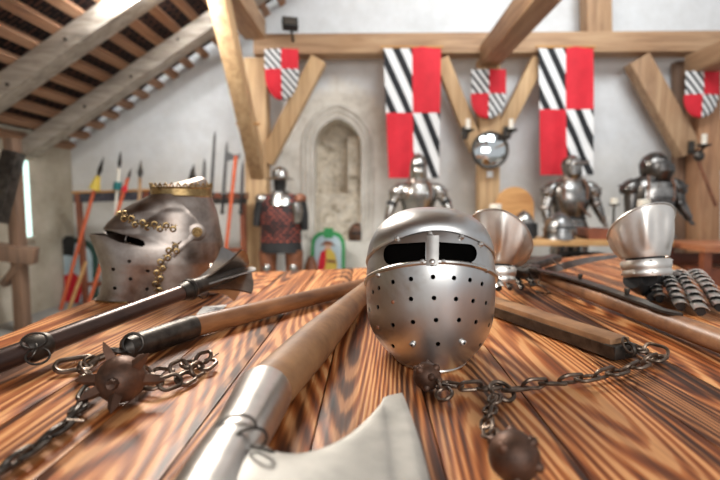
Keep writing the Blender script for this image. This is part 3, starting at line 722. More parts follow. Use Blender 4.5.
chain([U(*q) for q in ((628, 345, .016), (642, 350, .014), (656, 353, .012), (660, 357, .011), (648, 362, .012), (632, 368, .012), (612, 374, .012), (590, 378, .012), (565, 382, .012), (542, 385, .012), (518, 389, .012), (505, 389, .012))], .040, .022, .0030, fr, CHAIN)
m_ = MB(); ring(m_, U(502, 391, .013), (.15, -.25, .9), .021, .0032, 26, 8, .8); m_.build('joining_ring', CHAIN, fr)
chain([U(*q) for q in ((500, 388, .012), (484, 388, .012), (466, 388, .013), (450, 384, .012), (442, 383, .012))], .034, .020, .0028, fr, CHAIN)
m_ = MB(); link(m_, U(444, 394, .012), (.15, -1, 0), (1, 0, .5), .032, .022, .0028); m_.build('chain_link', CHAIN, fr)
chain([U(*q) for q in ((496, 396, .013), (491, 408, .012), (487, 420, .012), (489, 434, .012), (496, 441, .022))], .026, .016, .0024, fr, CHAIN)
for (px, py, r, h) in ((427, 376, .0215, .0225), (514, 456, .0262, .0268)):
    c_ = U(px, py, h); bo = MB().sphere(c_, r, 24).build('iron_ball', RUST, fr, 60)
    for dv in ((-.6, -.5, .62), (.62, -.25, .72), (.75, -.6, -.1), (-.7, .6, .3), (.1, .7, .7), (-.1, -.75, -.6), (.2, -.9, .25) if px < 450 else (.6, .6, .3)):
        d = Vector(dv).normalized(); MB().tube([c_+d*(r-.003), c_+d*(r+.0025), c_+d*(r+.005)], [.0068, .005, .0016], 10).build('blunt_spike', RUST, bo, 50)
    if px < 450: m_ = MB(); ring(m_, c_+Vector((.014, -.019, -.006)), (1, .4, .2), .0075, .0025, 16); m_.build('ball_eye', CHAIN, fr)
# ---- pole weapon behind it
pA, pB = U(536, 271, .050), U(760, 356, .028); pd = (pB-pA).normalized(); psd = pd.cross(Vector((0, 0, 1))).normalized()
px_ = thing('poleaxe', 'poleaxe with brown pole and curved iron beak running off the right table edge', 'poleaxe', (pB.x, pB.y, TZ))
pA2 = U(545, 276, .030)
MB().tube([pA2, pA2.lerp(pB, .5), pB], [.022, .0225, .0225], 20).build('pole', simple('mottled_brown_pole', (.12, .05, .022), (.36, .18, .085), 14, .4, 0, .2, .002), px_, 50)
lp = [(533, 268, .058), (560, 274, .060), (600, 286, .060), (640, 300, .058), (660, 308, .057), (682, 313.5, .055)]
lg = MB()
P_ = smoothpath([U(*q) for q in lp], 4)
for off in (1,):
    vs = []; fs = []
    for i, p in enumerate(P_):
        w_ = .0165 if i < len(P_)-8 else (.011 if i < len(P_)-5 else .009+.004*math.sin((i-len(P_)+5)*1.1)); w_ = w_ if i < len(P_)-1 else .003
        for a_, b_ in ((-1, 0), (1, 0), (1, -1), (-1, -1)): vs.append(p+psd*w_*a_+Vector((0, 0, b_*.006)))
    for i in range(len(P_)-1):
        for j in range(4): fs.append((i*4+j, i*4+(j+1) % 4, i*4+4+(j+1) % 4, i*4+4+j))
    fs += [(0, 1, 2, 3), tuple(len(vs)-4+j for j in range(4))]; lg.add(vs, fs)
lg = lg.build('langet', IRON, px_)
for q in ((580, 279.5), (627, 295)): 
    p = U(*q, .058); MB().tube([p, p+Vector((0, 0, .012)), p+Vector((0, 0, .016))], [.004, .0075, .007], 8).build('bolt', IRON, lg)
hd = U(530, 270, .035)
MB().tube([hd-pd*.03, hd, hd+pd*.06], [.026, .030, .026], 6).build('head_socket', IRON, px_, 20)
# hammer: clustered prongs toward the viewer
hp0 = U(524, 272, .04)
for k in range(4):
    dx = (-.55+.3*k)*.02; tip = U(507+7*k, 279+2*(k % 2), .012)
    o_ = MB(); o_.beam(hp0+Vector((dx, 0, .008*(k % 2))), tip+Vector((0, 0, .003)), .017, .015); o_.build('hammer_prong', IRON, px_, 0, .002)
MB().box(hp0+Vector((0, .0, .006)), (.075, .06, .035)).build('hammer_block', IRON, px_, 0, .006)
# top spike block rising, and curved beak going right
vs = smoothpath([U(*q) for q in ((545, 268, .05), (565, 262, .075), (590, 257, .088), (612, 255, .088), (624, 254.5, .085))], 6)
wd = [.030*(1-i/(len(vs)-1))**.7+.002 for i in range(len(vs))]
m_ = MB(); V_ = []; F_ = []
for p, w_ in zip(vs, wd):
    for a_, b_ in ((0, 0), (0, -1), (1, -.5)): V_.append(p+Vector((0, a_*.010, b_*w_)))
for i in range(len(vs)-1):
    for j in range(3): F_.append((i*3+j, i*3+(j+1) % 3, i*3+3+(j+1) % 3, i*3+3+j))
F_ += [(0, 1, 2), tuple(len(V_)-3+j for j in range(3))]
m_.add(V_, F_); m_.build('curved_beak', STEELD, px_)
m_ = MB(); m_.beam(U(528, 266, .05), U(556, 258, .055), .05, .03); m_.build('beak_root', IRON, px_, 0, .006)
wr = [U(*q) for q in ((522, 268, .06), (530, 266, .075), (538, 271, .06), (541, 279, .03), (538, 283, .015), (545, 288, .006), (550, 293, .003), (541, 293, .004), (536, 291, .004))]
MB().tube(smoothpath(wr, 6), .0020, 6).build('wire_tie', IRON, px_)
MB().tube(smoothpath([U(*q) for q in ((551, 258, .08), (556, 263, .085), (562, 266, .07), (566, 270, .05))], 5), .002, 6).build('wire_tie', IRON, px_)
# ---- gauntlets
def scale_finger(parent, a, b, wd_, n=8, name='finger', M2=STEEL, bow=.012):
    a = Vector(a); b = Vector(b); d = (b-a); L = d.length; d.normalize(); s_ = d.cross(Vector((0, 0, 1))).normalized(); u_ = s_.cross(d)
    P = [a+d*L*i/n+u_*bow*math.sin(PI*i/n) for i in range(n+1)]
    root = None
    for i in range(n):
        w_ = wd_*(1-.22*i/n); dd = (P[i+1]-P[i]).normalized(); uu = s_.cross(dd); ll = (P[i+1]-P[i]).length*1.18
        c0 = P[i]+uu*(.0035+.002*(n-i)/n)
        def f(u, v, c0=c0, dd=dd, uu=uu, w_=w_, ll=ll):
            a_ = (u-.5)*PI*.86; return c0+dd*(v*ll)+s_*math.sin(a_)*w_*.50+uu*((math.cos(a_))*w_*.36-w_*.10-.003*(1-v)+.005*v)
        o = MB().grid(f, 13, 4).build(name if i == 0 else 'lame', M2, root or parent, solid=.0012, smooth=50)
        if i == 0: root = o
        if i % 2 == 0: MB().sphere(c0+dd*ll*.25+s_*w_*.42+uu*(w_*.22), .0022, 6).build('rivet', STEELD, root)
    MB().tube([a-d*.006]+[p-u_*.002 for p in P[1:-1]]+[b], [wd_*.34]*(n)+[wd_*.25], 10).build('glove_'+name, BLACK, parent)
def gauntlet(label, base, axis, face, H, r0, r1, loc, peak=.035, ribs=5):
    g_ = thing('gauntlet', label, 'gauntlet', loc, None)
    A_ = Vector(axis).normalized(); Fc = Vector(face); Fc = (Fc-A_*Fc.dot(A_)).normalized(); Sd = A_.cross(Fc)
    base = Vector(base)
    def f(u, v, off=0):
        ph = (u-.5)*2*PI*.93; c = (math.cos(ph)+1)/2
        h = (H-peak*2*(1-c)) * v
        vv = v; r = r0+(r1-r0)*(vv**.8)
        rib = 0
        if v > .12: rib = .007*abs(math.sin(ph*ribs/2.0))**5*math.sin(min((v-.12)/.88, 1)*PI*.95)
        r += rib+off
        return base+A_*h+Fc*math.cos(ph)*r*(.86+.1*v)+Sd*math.sin(ph)*r
    cf = MB().grid(f, 90, 26).build('cuff', CUFF, g_, solid=.0018, smooth=50)
    MB().tube([f(i/60, 1) for i in range(61)], .0032, 8).build('rolled_rim', BRASS if False else STEEL, cf)
    # wrist bands
    for k, (h0, h1, ro) in enumerate(((-.032, -.006, .001), (-.052, -.030, .003))):
        def wb(u, v, h0=h0, h1=h1, ro=ro):
            ph = (u-.5)*2*PI*.80; r = r0+ro-.004*(k)+.003*math.sin(v*PI); return base+A_*(h0+(h1-h0)*v)+Fc*math.cos(ph)*r*.86+Sd*math.sin(ph)*r
        MB().grid(wb, 48, 5).build('wrist_plate', CUFF, g_, solid=.0016, smooth=50)
    for ph in (-2.2, -1.1, -.35, .9, 1.9):
        for h_ in (-.012, -.042): MB().sphere(base+A_*h_+Fc*math.cos(ph)*(r0+.003)*.86+Sd*math.sin(ph)*(r0+.003), .003, 8).build('rivet', STEEL, g_)
    MB().tube([base+A_*-.045, base+A_*.10], [r0*.72, r0*.9], 16).build('dark_inner_shell', BLACK, g_)
    return g_
gb = U(646, 262, 0); 
dep = 1.36; gb = D(645, 258, dep)
g2 = gauntlet('upright steel gauntlet with fanned finger plates, at the right end of the table', gb, (-.06, .22, 1), (.12, -1, 0), .140, .063, .087, (gb.x, gb.y, TZ), .048, 7)
# back of the hand and fingers
hbk = gb+Vector((0, -.03, -.052))
def hand(parent, c0, c1, w0, w1, M_=STEELD):
    c0 = Vector(c0); c1 = Vector(c1); d = (c1-c0).normalized(); s_ = d.cross(Vector((0, 0, 1))).normalized(); u_ = s_.cross(d)
    MB().grid(lambda u, v: c0.lerp(c1, v)+s_*math.sin((u-.5)*PI)*(w0+(w1-w0)*v)/2+u_*(math.cos((u-.5)*PI)*.030-.022), 17, 9).build('hand_plate', M_, parent, solid=.0016, smooth=50)
    MB().tube([c0-u_*.006, c1-u_*.010], [w0*.24, w1*.26], 14, sx=1.7, sy=.8).build('leather_palm', BLACK, parent)
def patch(parent, q, bulge, M_, name='hand_plate'):
    q = [Vector(p) for p in q]
    MB().grid(lambda u, v: q[0].lerp(q[1], u).lerp(q[3].lerp(q[2], u), v)+Vector((0, 0, bulge*math.sin(u*PI)*math.sin(.3+v*2.4))), 15, 9).build(name, M_, parent, solid=.0016, smooth=50)
wl, wr_ = D(628, 272, 1.34), D(664, 272, 1.37)
kl, kr = U(650, 279, .046), U(700, 276.5, .050)
patch(g2, (wl+Vector((0, 0, -.008)), wr_+Vector((.03, .02, -.01)), kr, kl), .02, STEELB)
MB().tube([D(646, 276, 1.37), U(658, 281, .038), U(672, 281, .036)], [.030, .024, .018], 14).build('leather_palm', BLACK, g2)
for a, b, h0, h1 in (((646, 275), (660, 299), .052, .016), ((661, 274.5), (681, 307), .054, .016), ((678, 274), (701, 312), .054, .016), ((694, 273.5), (720, 308), .052, .016)):
    scale_finger(g2, U(*a, h0), U(*b, h1), .043)
MB().tube([D(632, 280, 1.34), U(643, 289, .03), U(652, 297, .018)], [.024, .022, .013], 14).build('leather_thumb', BLACK, g2)
ga = D(497, 264, 1.36)
g1 = gauntlet('fluted steel gauntlet leaning half hidden behind the great helm', ga, (.06, .18, 1), (-.55, -1, 0.1), .142, .050, .092, (ga.x+.02, ga.y, TZ), .075, 9)
patch(g1, (D(488, 268, 1.35), D(514, 268, 1.37), U(534, 277, .045), U(505, 280, .045)), .012, IRON)
for a, b, h0, h1 in (((503, 276), (510, 289), .04, .015), ((512, 277), (522, 289), .04, .015), ((522, 276), (533, 286), .04, .015)): scale_finger(g1, U(*a, h0), U(*b, h1), .026, 5, M2=IRON)
scale_finger(g1, D(491, 275, 1.27), D(499, 289, 1.22), .034, 2, 'thumb_plate', STEEL2, .004)

# ================================================================ things behind the table
def K(y): return y/F
def zfloor(px, y): p = D(px, 300, y); return Vector((p.x, p.y, 0))
def banner(label, x0, x1, y0, ym, y1, xb0, xb1, mat, y, name='banner', round_=False, grp=None, cat='banner'):
    a, b = D(x0, y0, y), D(x1, y0, y); c = D(x0, y1, y); m = D(x0, ym, y); W2 = b.x-a.x; cx = (a.x+b.x)/2
    t = thing(name, label, cat, (cx, y, c.z), grp)
    bl_, br_ = D(xb0, y1, y).x, D(xb1, y1, y).x
    me = bpy.data.meshes.new('cloth'); bm = bmesh.new(); uvl = bm.loops.layers.uv.new('UVMap'); NX, NY = 24, 48; kk = ((a.z-m.z)/(a.z-c.z))
    hy = round(NY*kk)
    def P(i, j):
        u = i/NX; v = j/hy*kk if j <= hy else kk+(j-hy)/(NY-hy)*(1-kk)
        z = a.z+(c.z-a.z)*v; l = a.x+(bl_-a.x)*v; r = b.x+(br_-b.x)*v; x = l+(r-l)*u
        if round_:
            if v > kk:
                q = (v-kk)/(1-kk); half = (r-l)/2*(1-q**2.6)**.5 if q < 1 else .001; x = cx+(u-.5)*2*max(half, .002)
            return Vector((x, y+.02*(2*u-1)**2, z))
        return Vector((x, y+.012*math.sin(u*15+v*2)*v+.008*math.sin(u*7-v*5), z))
    V_ = [[bm.verts.new(P(i, j)) for i in range(NX+1)] for j in range(NY+1)]
    for j in range(NY):
        for i in range(NX):
            f = bm.faces.new((V_[j][i], V_[j][i+1], V_[j+1][i+1], V_[j+1][i])); left = i < NX//2; top = j < hy
            f.material_index = 0 if left == top else 1; f.smooth = True
            for lp_, (ii, jj) in zip(f.loops, ((i, j), (i+1, j), (i+1, j+1), (i, j+1))):
                uu = (ii-(0 if left else NX//2))/(NX//2) if not round_ else (P(ii, jj).x-(a.x if left else cx))/(W2/2); vv = jj/hy if top else (jj-hy)/(NY-hy)*(1-kk)/kk
                lp_[uvl].uv = (uu, vv*1.0)
    bm.to_mesh(me); bm.free(); me.materials.append(mat); me.materials.append(RED)
    finish(me, 'painted_board' if round_ else 'cloth', t, solid=.012 if round_ else .003)
    if not round_: MB().tube([a+Vector((-.02, 0, 0)), b+Vector((.02, 0, 0))], .011, 10).build('hanging_rod', SHWOOD, t)
    else: MB().tube([Vector((cx, y+.01, a.z)), Vector((cx, y+.05, a.z+.03))], .006, 6).build('hook', IRON, t)
    return t
banner('long red and striped black-and-white banner behind the central suit of armour', 383, 441, 47, 113, 178, 389, 439, STR_B, 4.56)
banner('long red and striped black-and-white banner right of the round mirror', 538, 593.5, 47, 109.5, 175, 541, 593, STR_B, 4.56)
banner('small quartered red and striped shield hanging left of the stone niche', 264.5, 298, 49, 69, 99, 264.5, 298, STR_S, 4.52, 'wall_shield', True, None, 'shield')
banner('small quartered red and striped shield above the round mirror', 472, 506, 69.5, 93.5, 117.5, 472, 506, STR_S, 4.52, 'wall_shield', True, None, 'shield')
banner('small quartered red and striped shield at the right edge of the picture', 686.5, 720, 71, 94.5, 116.5, 686.5, 720, STR_S, 4.50, 'wall_shield', True, None, 'shield')
# round convex mirror
c = D(490, 150, 4.50); t = thing('round_mirror', 'round mirror in a black frame hanging on the central post', 'mirror', c)
m_ = MB(); ring(m_, c, (0, 1, 0), .158, .016, 40); m_.build('frame', IRON, t)
R_ = .15
MB().grid(lambda u, v: c+Vector((math.cos(u*2*PI)*v*R_, -.03*(1-v*v), math.sin(u*2*PI)*v*R_)), 40, 10, True).build('mirror_glass', MIRROR, t)
MB().tube([c+Vector((0, .01, 0)), c+Vector((0, .02, 0))], .155, 30).build('back_board', DWOOD, t)
c = D(490, 174, 4.60); tag(MB().box(c, (.055, .006, .06)).build('note_card', PAPER, smooth=0), 'small white card pinned to the post below the round mirror', 'card')
# candle sconces on the braces
for px, py, lb in ((468, 127, 'black iron candle sconce on the brace left of the round mirror'), (511, 127, 'black iron candle sconce on the brace right of the round mirror'), (704, 142, 'black iron candle sconce on the post at the right edge')):
    y = 4.42; c = D(px, py, y); t = thing('candle_sconce', lb, 'sconce', c)
    MB().tube([c+Vector((0, .18, -.06)), c+Vector((0, .06, -.09)), c+Vector((0, 0, -.05))], .012, 8).build('bracket', IRON, t)
    MB().loft([(c+Vector((0, 0, -.05)), .02, .02), (c+Vector((0, 0, -.03)), .06, .06), (c+Vector((0, 0, -.022)), .062, .062)], 16).build('drip_pan', IRON, t)
    MB().tube([c+Vector((0, 0, -.025)), c+Vector((0, 0, .07))], .022, 12).build('candle', WHITE, t)
    MB().box(c+Vector((0, .17, -.03)), (.05, .02, .12)).build('wall_plate', IRON, t)
# floodlight on the roof timber
c = D(290, 24, 4.45); t = thing('floodlight', 'small black floodlight on the roof timber above the left post', 'lamp', c)
Rf = Matrix.Rotation(.3, 4, 'Z') @ Matrix.Rotation(-.5, 4, 'X')
MB().box(c, (.14, .07, .11), Rf).build('lamp_housing', BLACK, t, 0, .008)
MB().box(c+Rf.to_3x3() @ Vector((0, -.038, 0)), (.115, .006, .085), Rf).build('lamp_glass', STEELD, t, 0)
MB().tube([c+Vector((0, .03, -.02)), c+Vector((0, .12, -.06)), c+Vector((0, .17, -.10))], .012, 8).build('bracket', IRON, t)
# ---- suits of armour
ASTEEL = simple('armour_steel', (.34, .33, .31), (.56, .54, .50), 7, .26, 1, .05, .002)
SPOT = simple('mottled_armour', (.10, .095, .09), (.52, .50, .47), 9, .26, 1, .08, .003)
STRAP = simple('brown_strap', (.10, .04, .02), (.22, .10, .05), 9, .6)
ADARK = simple('blackened_armour', (.07, .066, .062), (.24, .225, .21), 7, .28, 1, .05, .002)
def suit(label, cx, y, top, M1, M2, s=1.0, arms=None, head='visor', turn=0, legs=True):
    k = K(y); O = D(cx, top, y)
    def p(dx, dy, f=0.0): return O+Vector((dx*k*s, f*k*s, -dy*k*s))      # px offsets right / down / back
    t = thing('suit_of_armour', label, 'suit of armour', (O.x, O.y, 0))
    def lf(secs, n=20): 
        m = MB(); m.loft([(p(dx, dy, f), rx*k*s, ry*k*s) for dx, dy, f, rx, ry in secs], n); return m
    if head == 'visor':
        h = lf([(0, 26, 0, 9, 9), (0, 20, 0, 8.6, 9), (0, 12, 0, 8.4, 9), (0, 6, .5, 7, 8), (0, 2, 1, 4, 5), (0, 0, 1, .6, .8)]).build('helmet', M1, t)
        lf([(0, 25, -4, 7.5, 7), (0, 19, -5, 7.3, 8.5), (0, 14, -4, 7.6, 7), (0, 13, -4, 7, 6)]).build('visor', M1, h)
        MB().box(p(0, 12.2, -9.5), (11*k*s, 4*k*s, 1.2*k*s)).build('eye_slit', BLACK, h)
    elif head == 'beaked':
        h = lf([(0, 22, 0, 6, 6), (0, 17, 0, 8, 8), (0, 10, 0, 10, 10), (0, 5, 0, 8.5, 9), (0, 1, 0, 4, 4), (0, 0, 0, .6, .6)]).build('helmet', M1, t)
        MB().tube([p(-9, 12, -3), p(0, 9, -10), p(12, 8, -6), p(16, 6, -3)], [1*k, 1.5*k, 1.8*k, .4*k], 8).build('visor_beak', M2, h)
        lf([(0, 24, -3, 6, 6), (0, 19, -5, 8, 7), (0, 13, -4, 8, 7)]).build('visor', M1, h)
    else:
        h = lf([(0, 25, 0, 8, 8), (0, 19, 0, 11.5, 11), (0, 11, 0, 12.5, 12), (0, 5, 0, 10, 10), (0, 1, 0, 5, 5), (0, 0, 0, .6, .6)]).build('helmet', M2, t)
        lf([(3, 25, -4, 8, 7), (4, 17, -6, 10, 9), (4, 11, -5, 9.5, 8)]).build('visor', M1, h)
        MB().tube([p(-11, 9, -4), p(0, 8, -12), p(12, 9, -5)], .9*k, 8).build('brow_rim', M1, h)
    dn = {'visor': 0, 'beaked': -4, 'close': -7}[head]
    lf([(0, 33+dn, 0, 14, 9), (0, 28+dn, 0, 11, 9), (0, 24+dn, 0, 9, 8)]).build('gorget', M2, t)
    bp_ = lf([(0, 62, 0, 14, 10), (0, 56, 0, 15.5, 11), (0, 47, -1, 18, 13), (0, 40+dn, -1.5, 19.5, 13), (0, 33+dn, 0, 19.5, 10), (0, 29+dn, 0, 14, 8), (0, 27+dn, 0, 9, 7)]).build('breastplate', M1, t)
    MB().tube([p(0, 31+dn, -9), p(0, 44, -14.6), p(0, 60, -11)], .5*k, 6).build('breast_ridge', M1, bp_)
    for sg in (-1, 1): MB().tube([p(sg*9, 28+dn, -7.5), p(sg*11, 36+dn, -12.4), p(sg*11, 43, -12.2)], 1.1*k, 6).build('shoulder_strap', STRAP, bp_)
    fa = lf([(0, 76, 0, 21, 16), (0, 68, 0, 17, 13), (0, 61, 0, 14.5, 10.6)]).build('fauld', M1, t)
    for q in (65, 69.5, 74): MB().tube([p((14+(q-61)*.46)*math.cos(a), q, (10.8+(q-61)*.36)*math.sin(a)) for a in [2*PI*i/24 for i in range(24)]], .5*k, 6, True).build('fauld_lame', M2, fa)
    MB().tube([p(14.6*math.cos(a), 61.5, 11*math.sin(a)) for a in [2*PI*i/20 for i in range(20)]], 1*k, 6, True).build('waist_belt', BLACK, t)
    arms = arms or ((-1, (26, 48), (31, 66)), (1, (27, 46), (34, 66)))
    for sg, el, hn in arms:
        sh = p(sg*19.5, 37+dn); e_ = p(sg*el[0], el[1]+2, -2); h_ = p(sg*hn[0], hn[1], -6)
        m = MB(); m.loft([(sh+Vector((sg*3*k, 0, -8*k)), 5.6*k*s, 6.6*k*s), (sh+Vector((sg*2*k, 0, -4*k)), 8.2*k*s, 8.4*k*s), (sh, 8.8*k*s, 8.6*k*s), (sh+Vector((-sg*1.5*k, 0, 4.5*k)), 7*k*s, 7*k*s), (sh+Vector((-sg*3*k, 0, 7.2*k)), 3.6*k*s, 4*k*s)], 16); pa = m.build('pauldron', M1, t)
        for q in (-5.5, -1.5): m_ = MB(); ring(m_, sh+Vector((sg*2*k, 0, q*k)), (sg*.25, 0, -1), (7.6 if q < -3 else 8.9)*k*s, .5*k, 18); m_.build('pauldron_lame', M2, pa)
        MB().tube([sh, sh.lerp(e_, .5), e_], [6.2*k*s, 5.8*k*s, 4.8*k*s], 12).build('upper_arm', M1, t)
        m = MB(); m.sphere(e_, 5.6*k*s, 12, (1, 1, .85)); m.build('elbow_cop', BLACK if M1 is ASTEEL else M2, t)
        MB().tube([e_, e_.lerp(h_, .4), h_.lerp(e_, .25)], [4.8*k*s, 4.6*k*s, 3*k*s], 12).build('vambrace', M1, t)
        MB().tube([h_.lerp(e_, .30), h_.lerp(e_, .12), h_], [4*k*s, 3.2*k*s, 2.5*k*s], 10).build('gauntlet_hand', M2, t)
        dh = (h_-e_).normalized()
        for q in range(4): b0 = h_+Vector(((q-1.5)*1.2*k, 0, 0)); MB().tube([b0, b0+dh*3.2*k*s, b0+dh*5*k*s+Vector((0, -.8*k, 0))], [.75*k, .7*k, .5*k], 6).build('finger', M2, t)
    if head != 'visor':
        MB().beam(p(-16, 34+dn, -10.5), p(15, 60, -11.5), 1.2*k, 3*k, up=(0, 1, 0)).build('cross_strap', STRAP, bp_) if head == 'beaked' else MB().grid(lambda u, v: p((u-.5)*26, 27+v*12+3*(2*u-1)**2, -14.6+3.2*(2*u-1)**2-(0 if v > .5 else -1.5*(1-2*v))), 12, 5).build('bright_breast_panel', SPOT, bp_, solid=.004)
    hip = p(0, 74).z
    for sg in (-1, 1):
        x = O.x+sg*9*k*s; g = .09
        MB().tube([(x, y, hip+.02), (x, y-.01, hip*.75), (x+sg*.01, y-.01, hip*.55)], [.085*s, .08*s, .06*s], 14).build('cuisse', M1, t)
        m = MB(); m.sphere((x+sg*.01, y-.03, hip*.52), .062*s, 12); m.build('knee_cop', M2, t)
        MB().tube([(x+sg*.01, y-.01, hip*.50), (x+sg*.015, y+.01, hip*.33), (x+sg*.015, y, .09)], [.055*s, .065*s, .042*s], 14).build('greave', M1, t)
        MB().tube([(x+sg*.015, y+.04, .045), (x+sg*.02, y-.04, .05), (x+sg*.03, y-.13, .03), (x+sg*.03, y-.19, .022)], [.04, .045, .035, .012], 12, sy=1).build('sabaton', M2, t)
    return t
suit('plain polished suit of armour standing in front of the left banner', 418.5, 4.2, 153, ASTEEL, STEELB)
suit('steel suit of armour with beaked helmet below the right-hand banner', 572, 4.1, 155, SPOT, STEELB, 1.0, ((-1, (25, 50), (24, 68)), (1, (24, 46), (31, 66))), 'beaked')
suit('blackened suit of armour with bulky round helmet beside the right post', 655, 4.1, 152, ADARK, ADARK, 1.1, ((-1, (20, 52), (14, 56)), (1, (23, 44), (30, 60))), 'close')
for n_ in [o for o in bpy.data.objects if o.name.startswith('visor') and o.parent]: pass
# ---- kettle-hat mannequin
y = 4.35; k = K(y); t = thing('armoured_mannequin', 'mannequin in a kettle hat and red plaid brigandine beside the left post', 'mannequin', zfloor(281, y))
def p(px, py, f=0): return D(px, py, y)+Vector((0, f*k, 0))
def lf2(secs, nm, mat, par=None, n=20):
    m = MB(); m.loft([(p(px, py, f), rx*k, ry*k) for px, py, f, rx, ry in secs], n); return m.build(nm, mat, par or t)
hat = lf2([(280, 180, 0, 14.5, 14), (280, 178.5, 0, 13, 12.5), (280, 177, 0, 8.5, 9), (280, 171, 0, 7.5, 8), (280, 168, 0, 5, 5), (280, 166.5, 0, .8, .8)], 'kettle_hat', ASTEEL)
lf2([(280, 194, 0, 5, 5), (280, 190, -.5, 5.5, 6.2), (280, 184, 0, 6.2, 7), (280, 177, 0, 6.5, 7)], 'head', BLACK)
MB().cone(p(280, 184.5, -6.5), p(280, 188, -8.6), 1.2*k, .8*k, 8).build('nose', BLACK, t)
lf2([(280, 200, 0, 8, 7), (280, 192, 0, 5.5, 5)], 'neck', BLACK)
lf2([(281, 242, 0, 21, 13), (281, 230, 0, 20.5, 13), (281, 215, -1, 20, 14), (281, 203, 0, 19.5, 12), (281, 195, 0, 16, 9), (281, 193, 0, 9, 7)], 'brigandine', PLAID)
lf2([(281, 205, -1, 14, 14.2), (281, 200, 0, 15.5, 12.5), (281, 194.5, 0, 13, 9.6), (281, 191, 0, 7, 7)], 'steel_collar', ASTEEL)
lf2([(281, 252, 0, 22, 14), (281, 241, 0, 20.5, 12.6)], 'black_skirt', BLACK)
for sg, (ax_, ay_), (bx, by) in ((-1, (262, 200), (257, 226)), (1, (300, 200), (305, 230))):
    MB().tube([p(ax_, ay_), p((ax_+bx)/2+sg, (ay_+by)/2), p(bx, by, -2)], [6.2*k, 5*k, 3.6*k], 12).build('black_sleeve', BLACK, t)
    m = MB(); m.sphere(p(ax_, ay_-1), 7*k, 14, (1, 1, .8)); m.build('shoulder_plate', ASTEEL if sg < 0 else LEATHER, t)
MB().tube([p(297, 203, -9), p(299, 212, -9), p(298, 222, -8)], [5.5*k, 5.5*k, 4*k], 12).build('side_plate', ASTEEL, t)
for px in (268, 294):
    b = p(px, 250); f_ = Vector((b.x, y, 0))
    MB().tube([b, Vector((b.x, y-.01, b.z*.5)), f_+Vector((0, 0, .08))], [.085, .07, .05], 14).build('leather_boot', LEATHER, t)
    m = MB(); m.sphere(Vector((b.x, y-.055, p(0, 266).z)), .045, 12); m.build('knee_plate', ASTEEL, t)
    MB().tube([f_+Vector((0, .04, .045)), f_+Vector((0, -.06, .04)), f_+Vector((0, -.15, .022))], [.045, .045, .02], 12).build('shoe', LEATHER, t)
c = p(307, 262); lo_ = MB(); lo_.loft([((c.x, y+.30, 0), .085, .07), ((c.x, y+.30, .25), .09, .075), ((c.x, y+.30, .42), .06, .06), ((c.x, y+.30, .5), .03, .03)], 16)
tag(lo_.build('leather_bag', LEATHER), 'brown leather bag standing right of the plaid mannequin', 'bag')
# ---- painted shields on the floor
def outl(x0, x1, y0, y1, y, n=14, e=2.6):       # flat-bottomed, round-topped shield outline in px
    cx, hw = (x0+x1)/2, (x1-x0)/2; pts = [(x0, y1)]
    for i in range(n+1): a = PI-PI*i/n; c_, s_ = math.cos(a), math.sin(a); pts.append((cx+hw*math.copysign(abs(c_)**(2/e), c_), y0+hw*.95-hw*.95*abs(s_)**(2/e)))
    pts.append((x1, y1)); return [D(*q, y) for q in pts]
y = 4.78; t = thing('painted_shield', 'green rimmed wooden shield painted with a red and yellow figure below the niche', 'shield', zfloor(328, y))
zb_ = 303
MB().prism(outl(311, 345, 231, zb_, y), (0, .03, 0)).build('rim_board', GREEN, t, 0)
MB().prism(outl(314.5, 341.5, 235, zb_-3, y-.008), (0, .012, 0)).build('painted_field', SKYP, t, 0)
MB().prism([D(*q, y-.012) for q in ((324, 238), (333, 238), (333, 228), (324, 228))], (0, .04, 0)).build('green_tab', GREEN, t, 0)
def flat(pts, nm, mat, yy): MB().prism([D(*q, yy) for q in pts[::-1]], (0, .006, 0)).build(nm, mat, t, 0)
flat([(320, 276), (319, 262), (321, 253), (325, 249), (331, 249), (335, 254), (337, 263), (337, 276)], 'painted_robe', YEL, y-.012)
flat([(318, 276), (318.5, 262), (321, 252), (326, 249), (326, 262), (323, 276)], 'painted_cloak', RED, y-.017)
flat([(325, 249.5), (325, 244.5), (331, 244.5), (331, 249.5)], 'painted_face', SKIN, y-.016)
flat([(320, 245.5), (324, 242), (325.5, 240.5), (331, 241.5), (335, 245.5), (327, 244.6)], 'painted_hat', LEATHER, y-.02)
flat([(327, 262), (327, 259.5), (336, 260.5), (336, 263)], 'painted_sleeve', LEATHER, y-.02)
y = 4.80; t = thing('painted_shield', 'grey shield with dark green rim and red device leaning behind the weapon rack', 'shield', zfloor(70, y))
MB().prism(outl(44, 97, 238, 316, y), (0, .03, 0)).build('rim_board', DGREEN, t, 0)
MB().prism(outl(49, 92, 243, 312, y-.008), (0, .012, 0)).build('painted_field', SKYP, t, 0)
flat([(58, 300), (58, 284), (64, 276), (72, 272), (80, 278), (82, 290), (78, 304)], 'red_device', RED, y-.014)
flat([(63, 255), (62, 240), (66, 236), (73, 236), (75, 242), (73, 256)], 'black_figure', BLACK, y-.014)
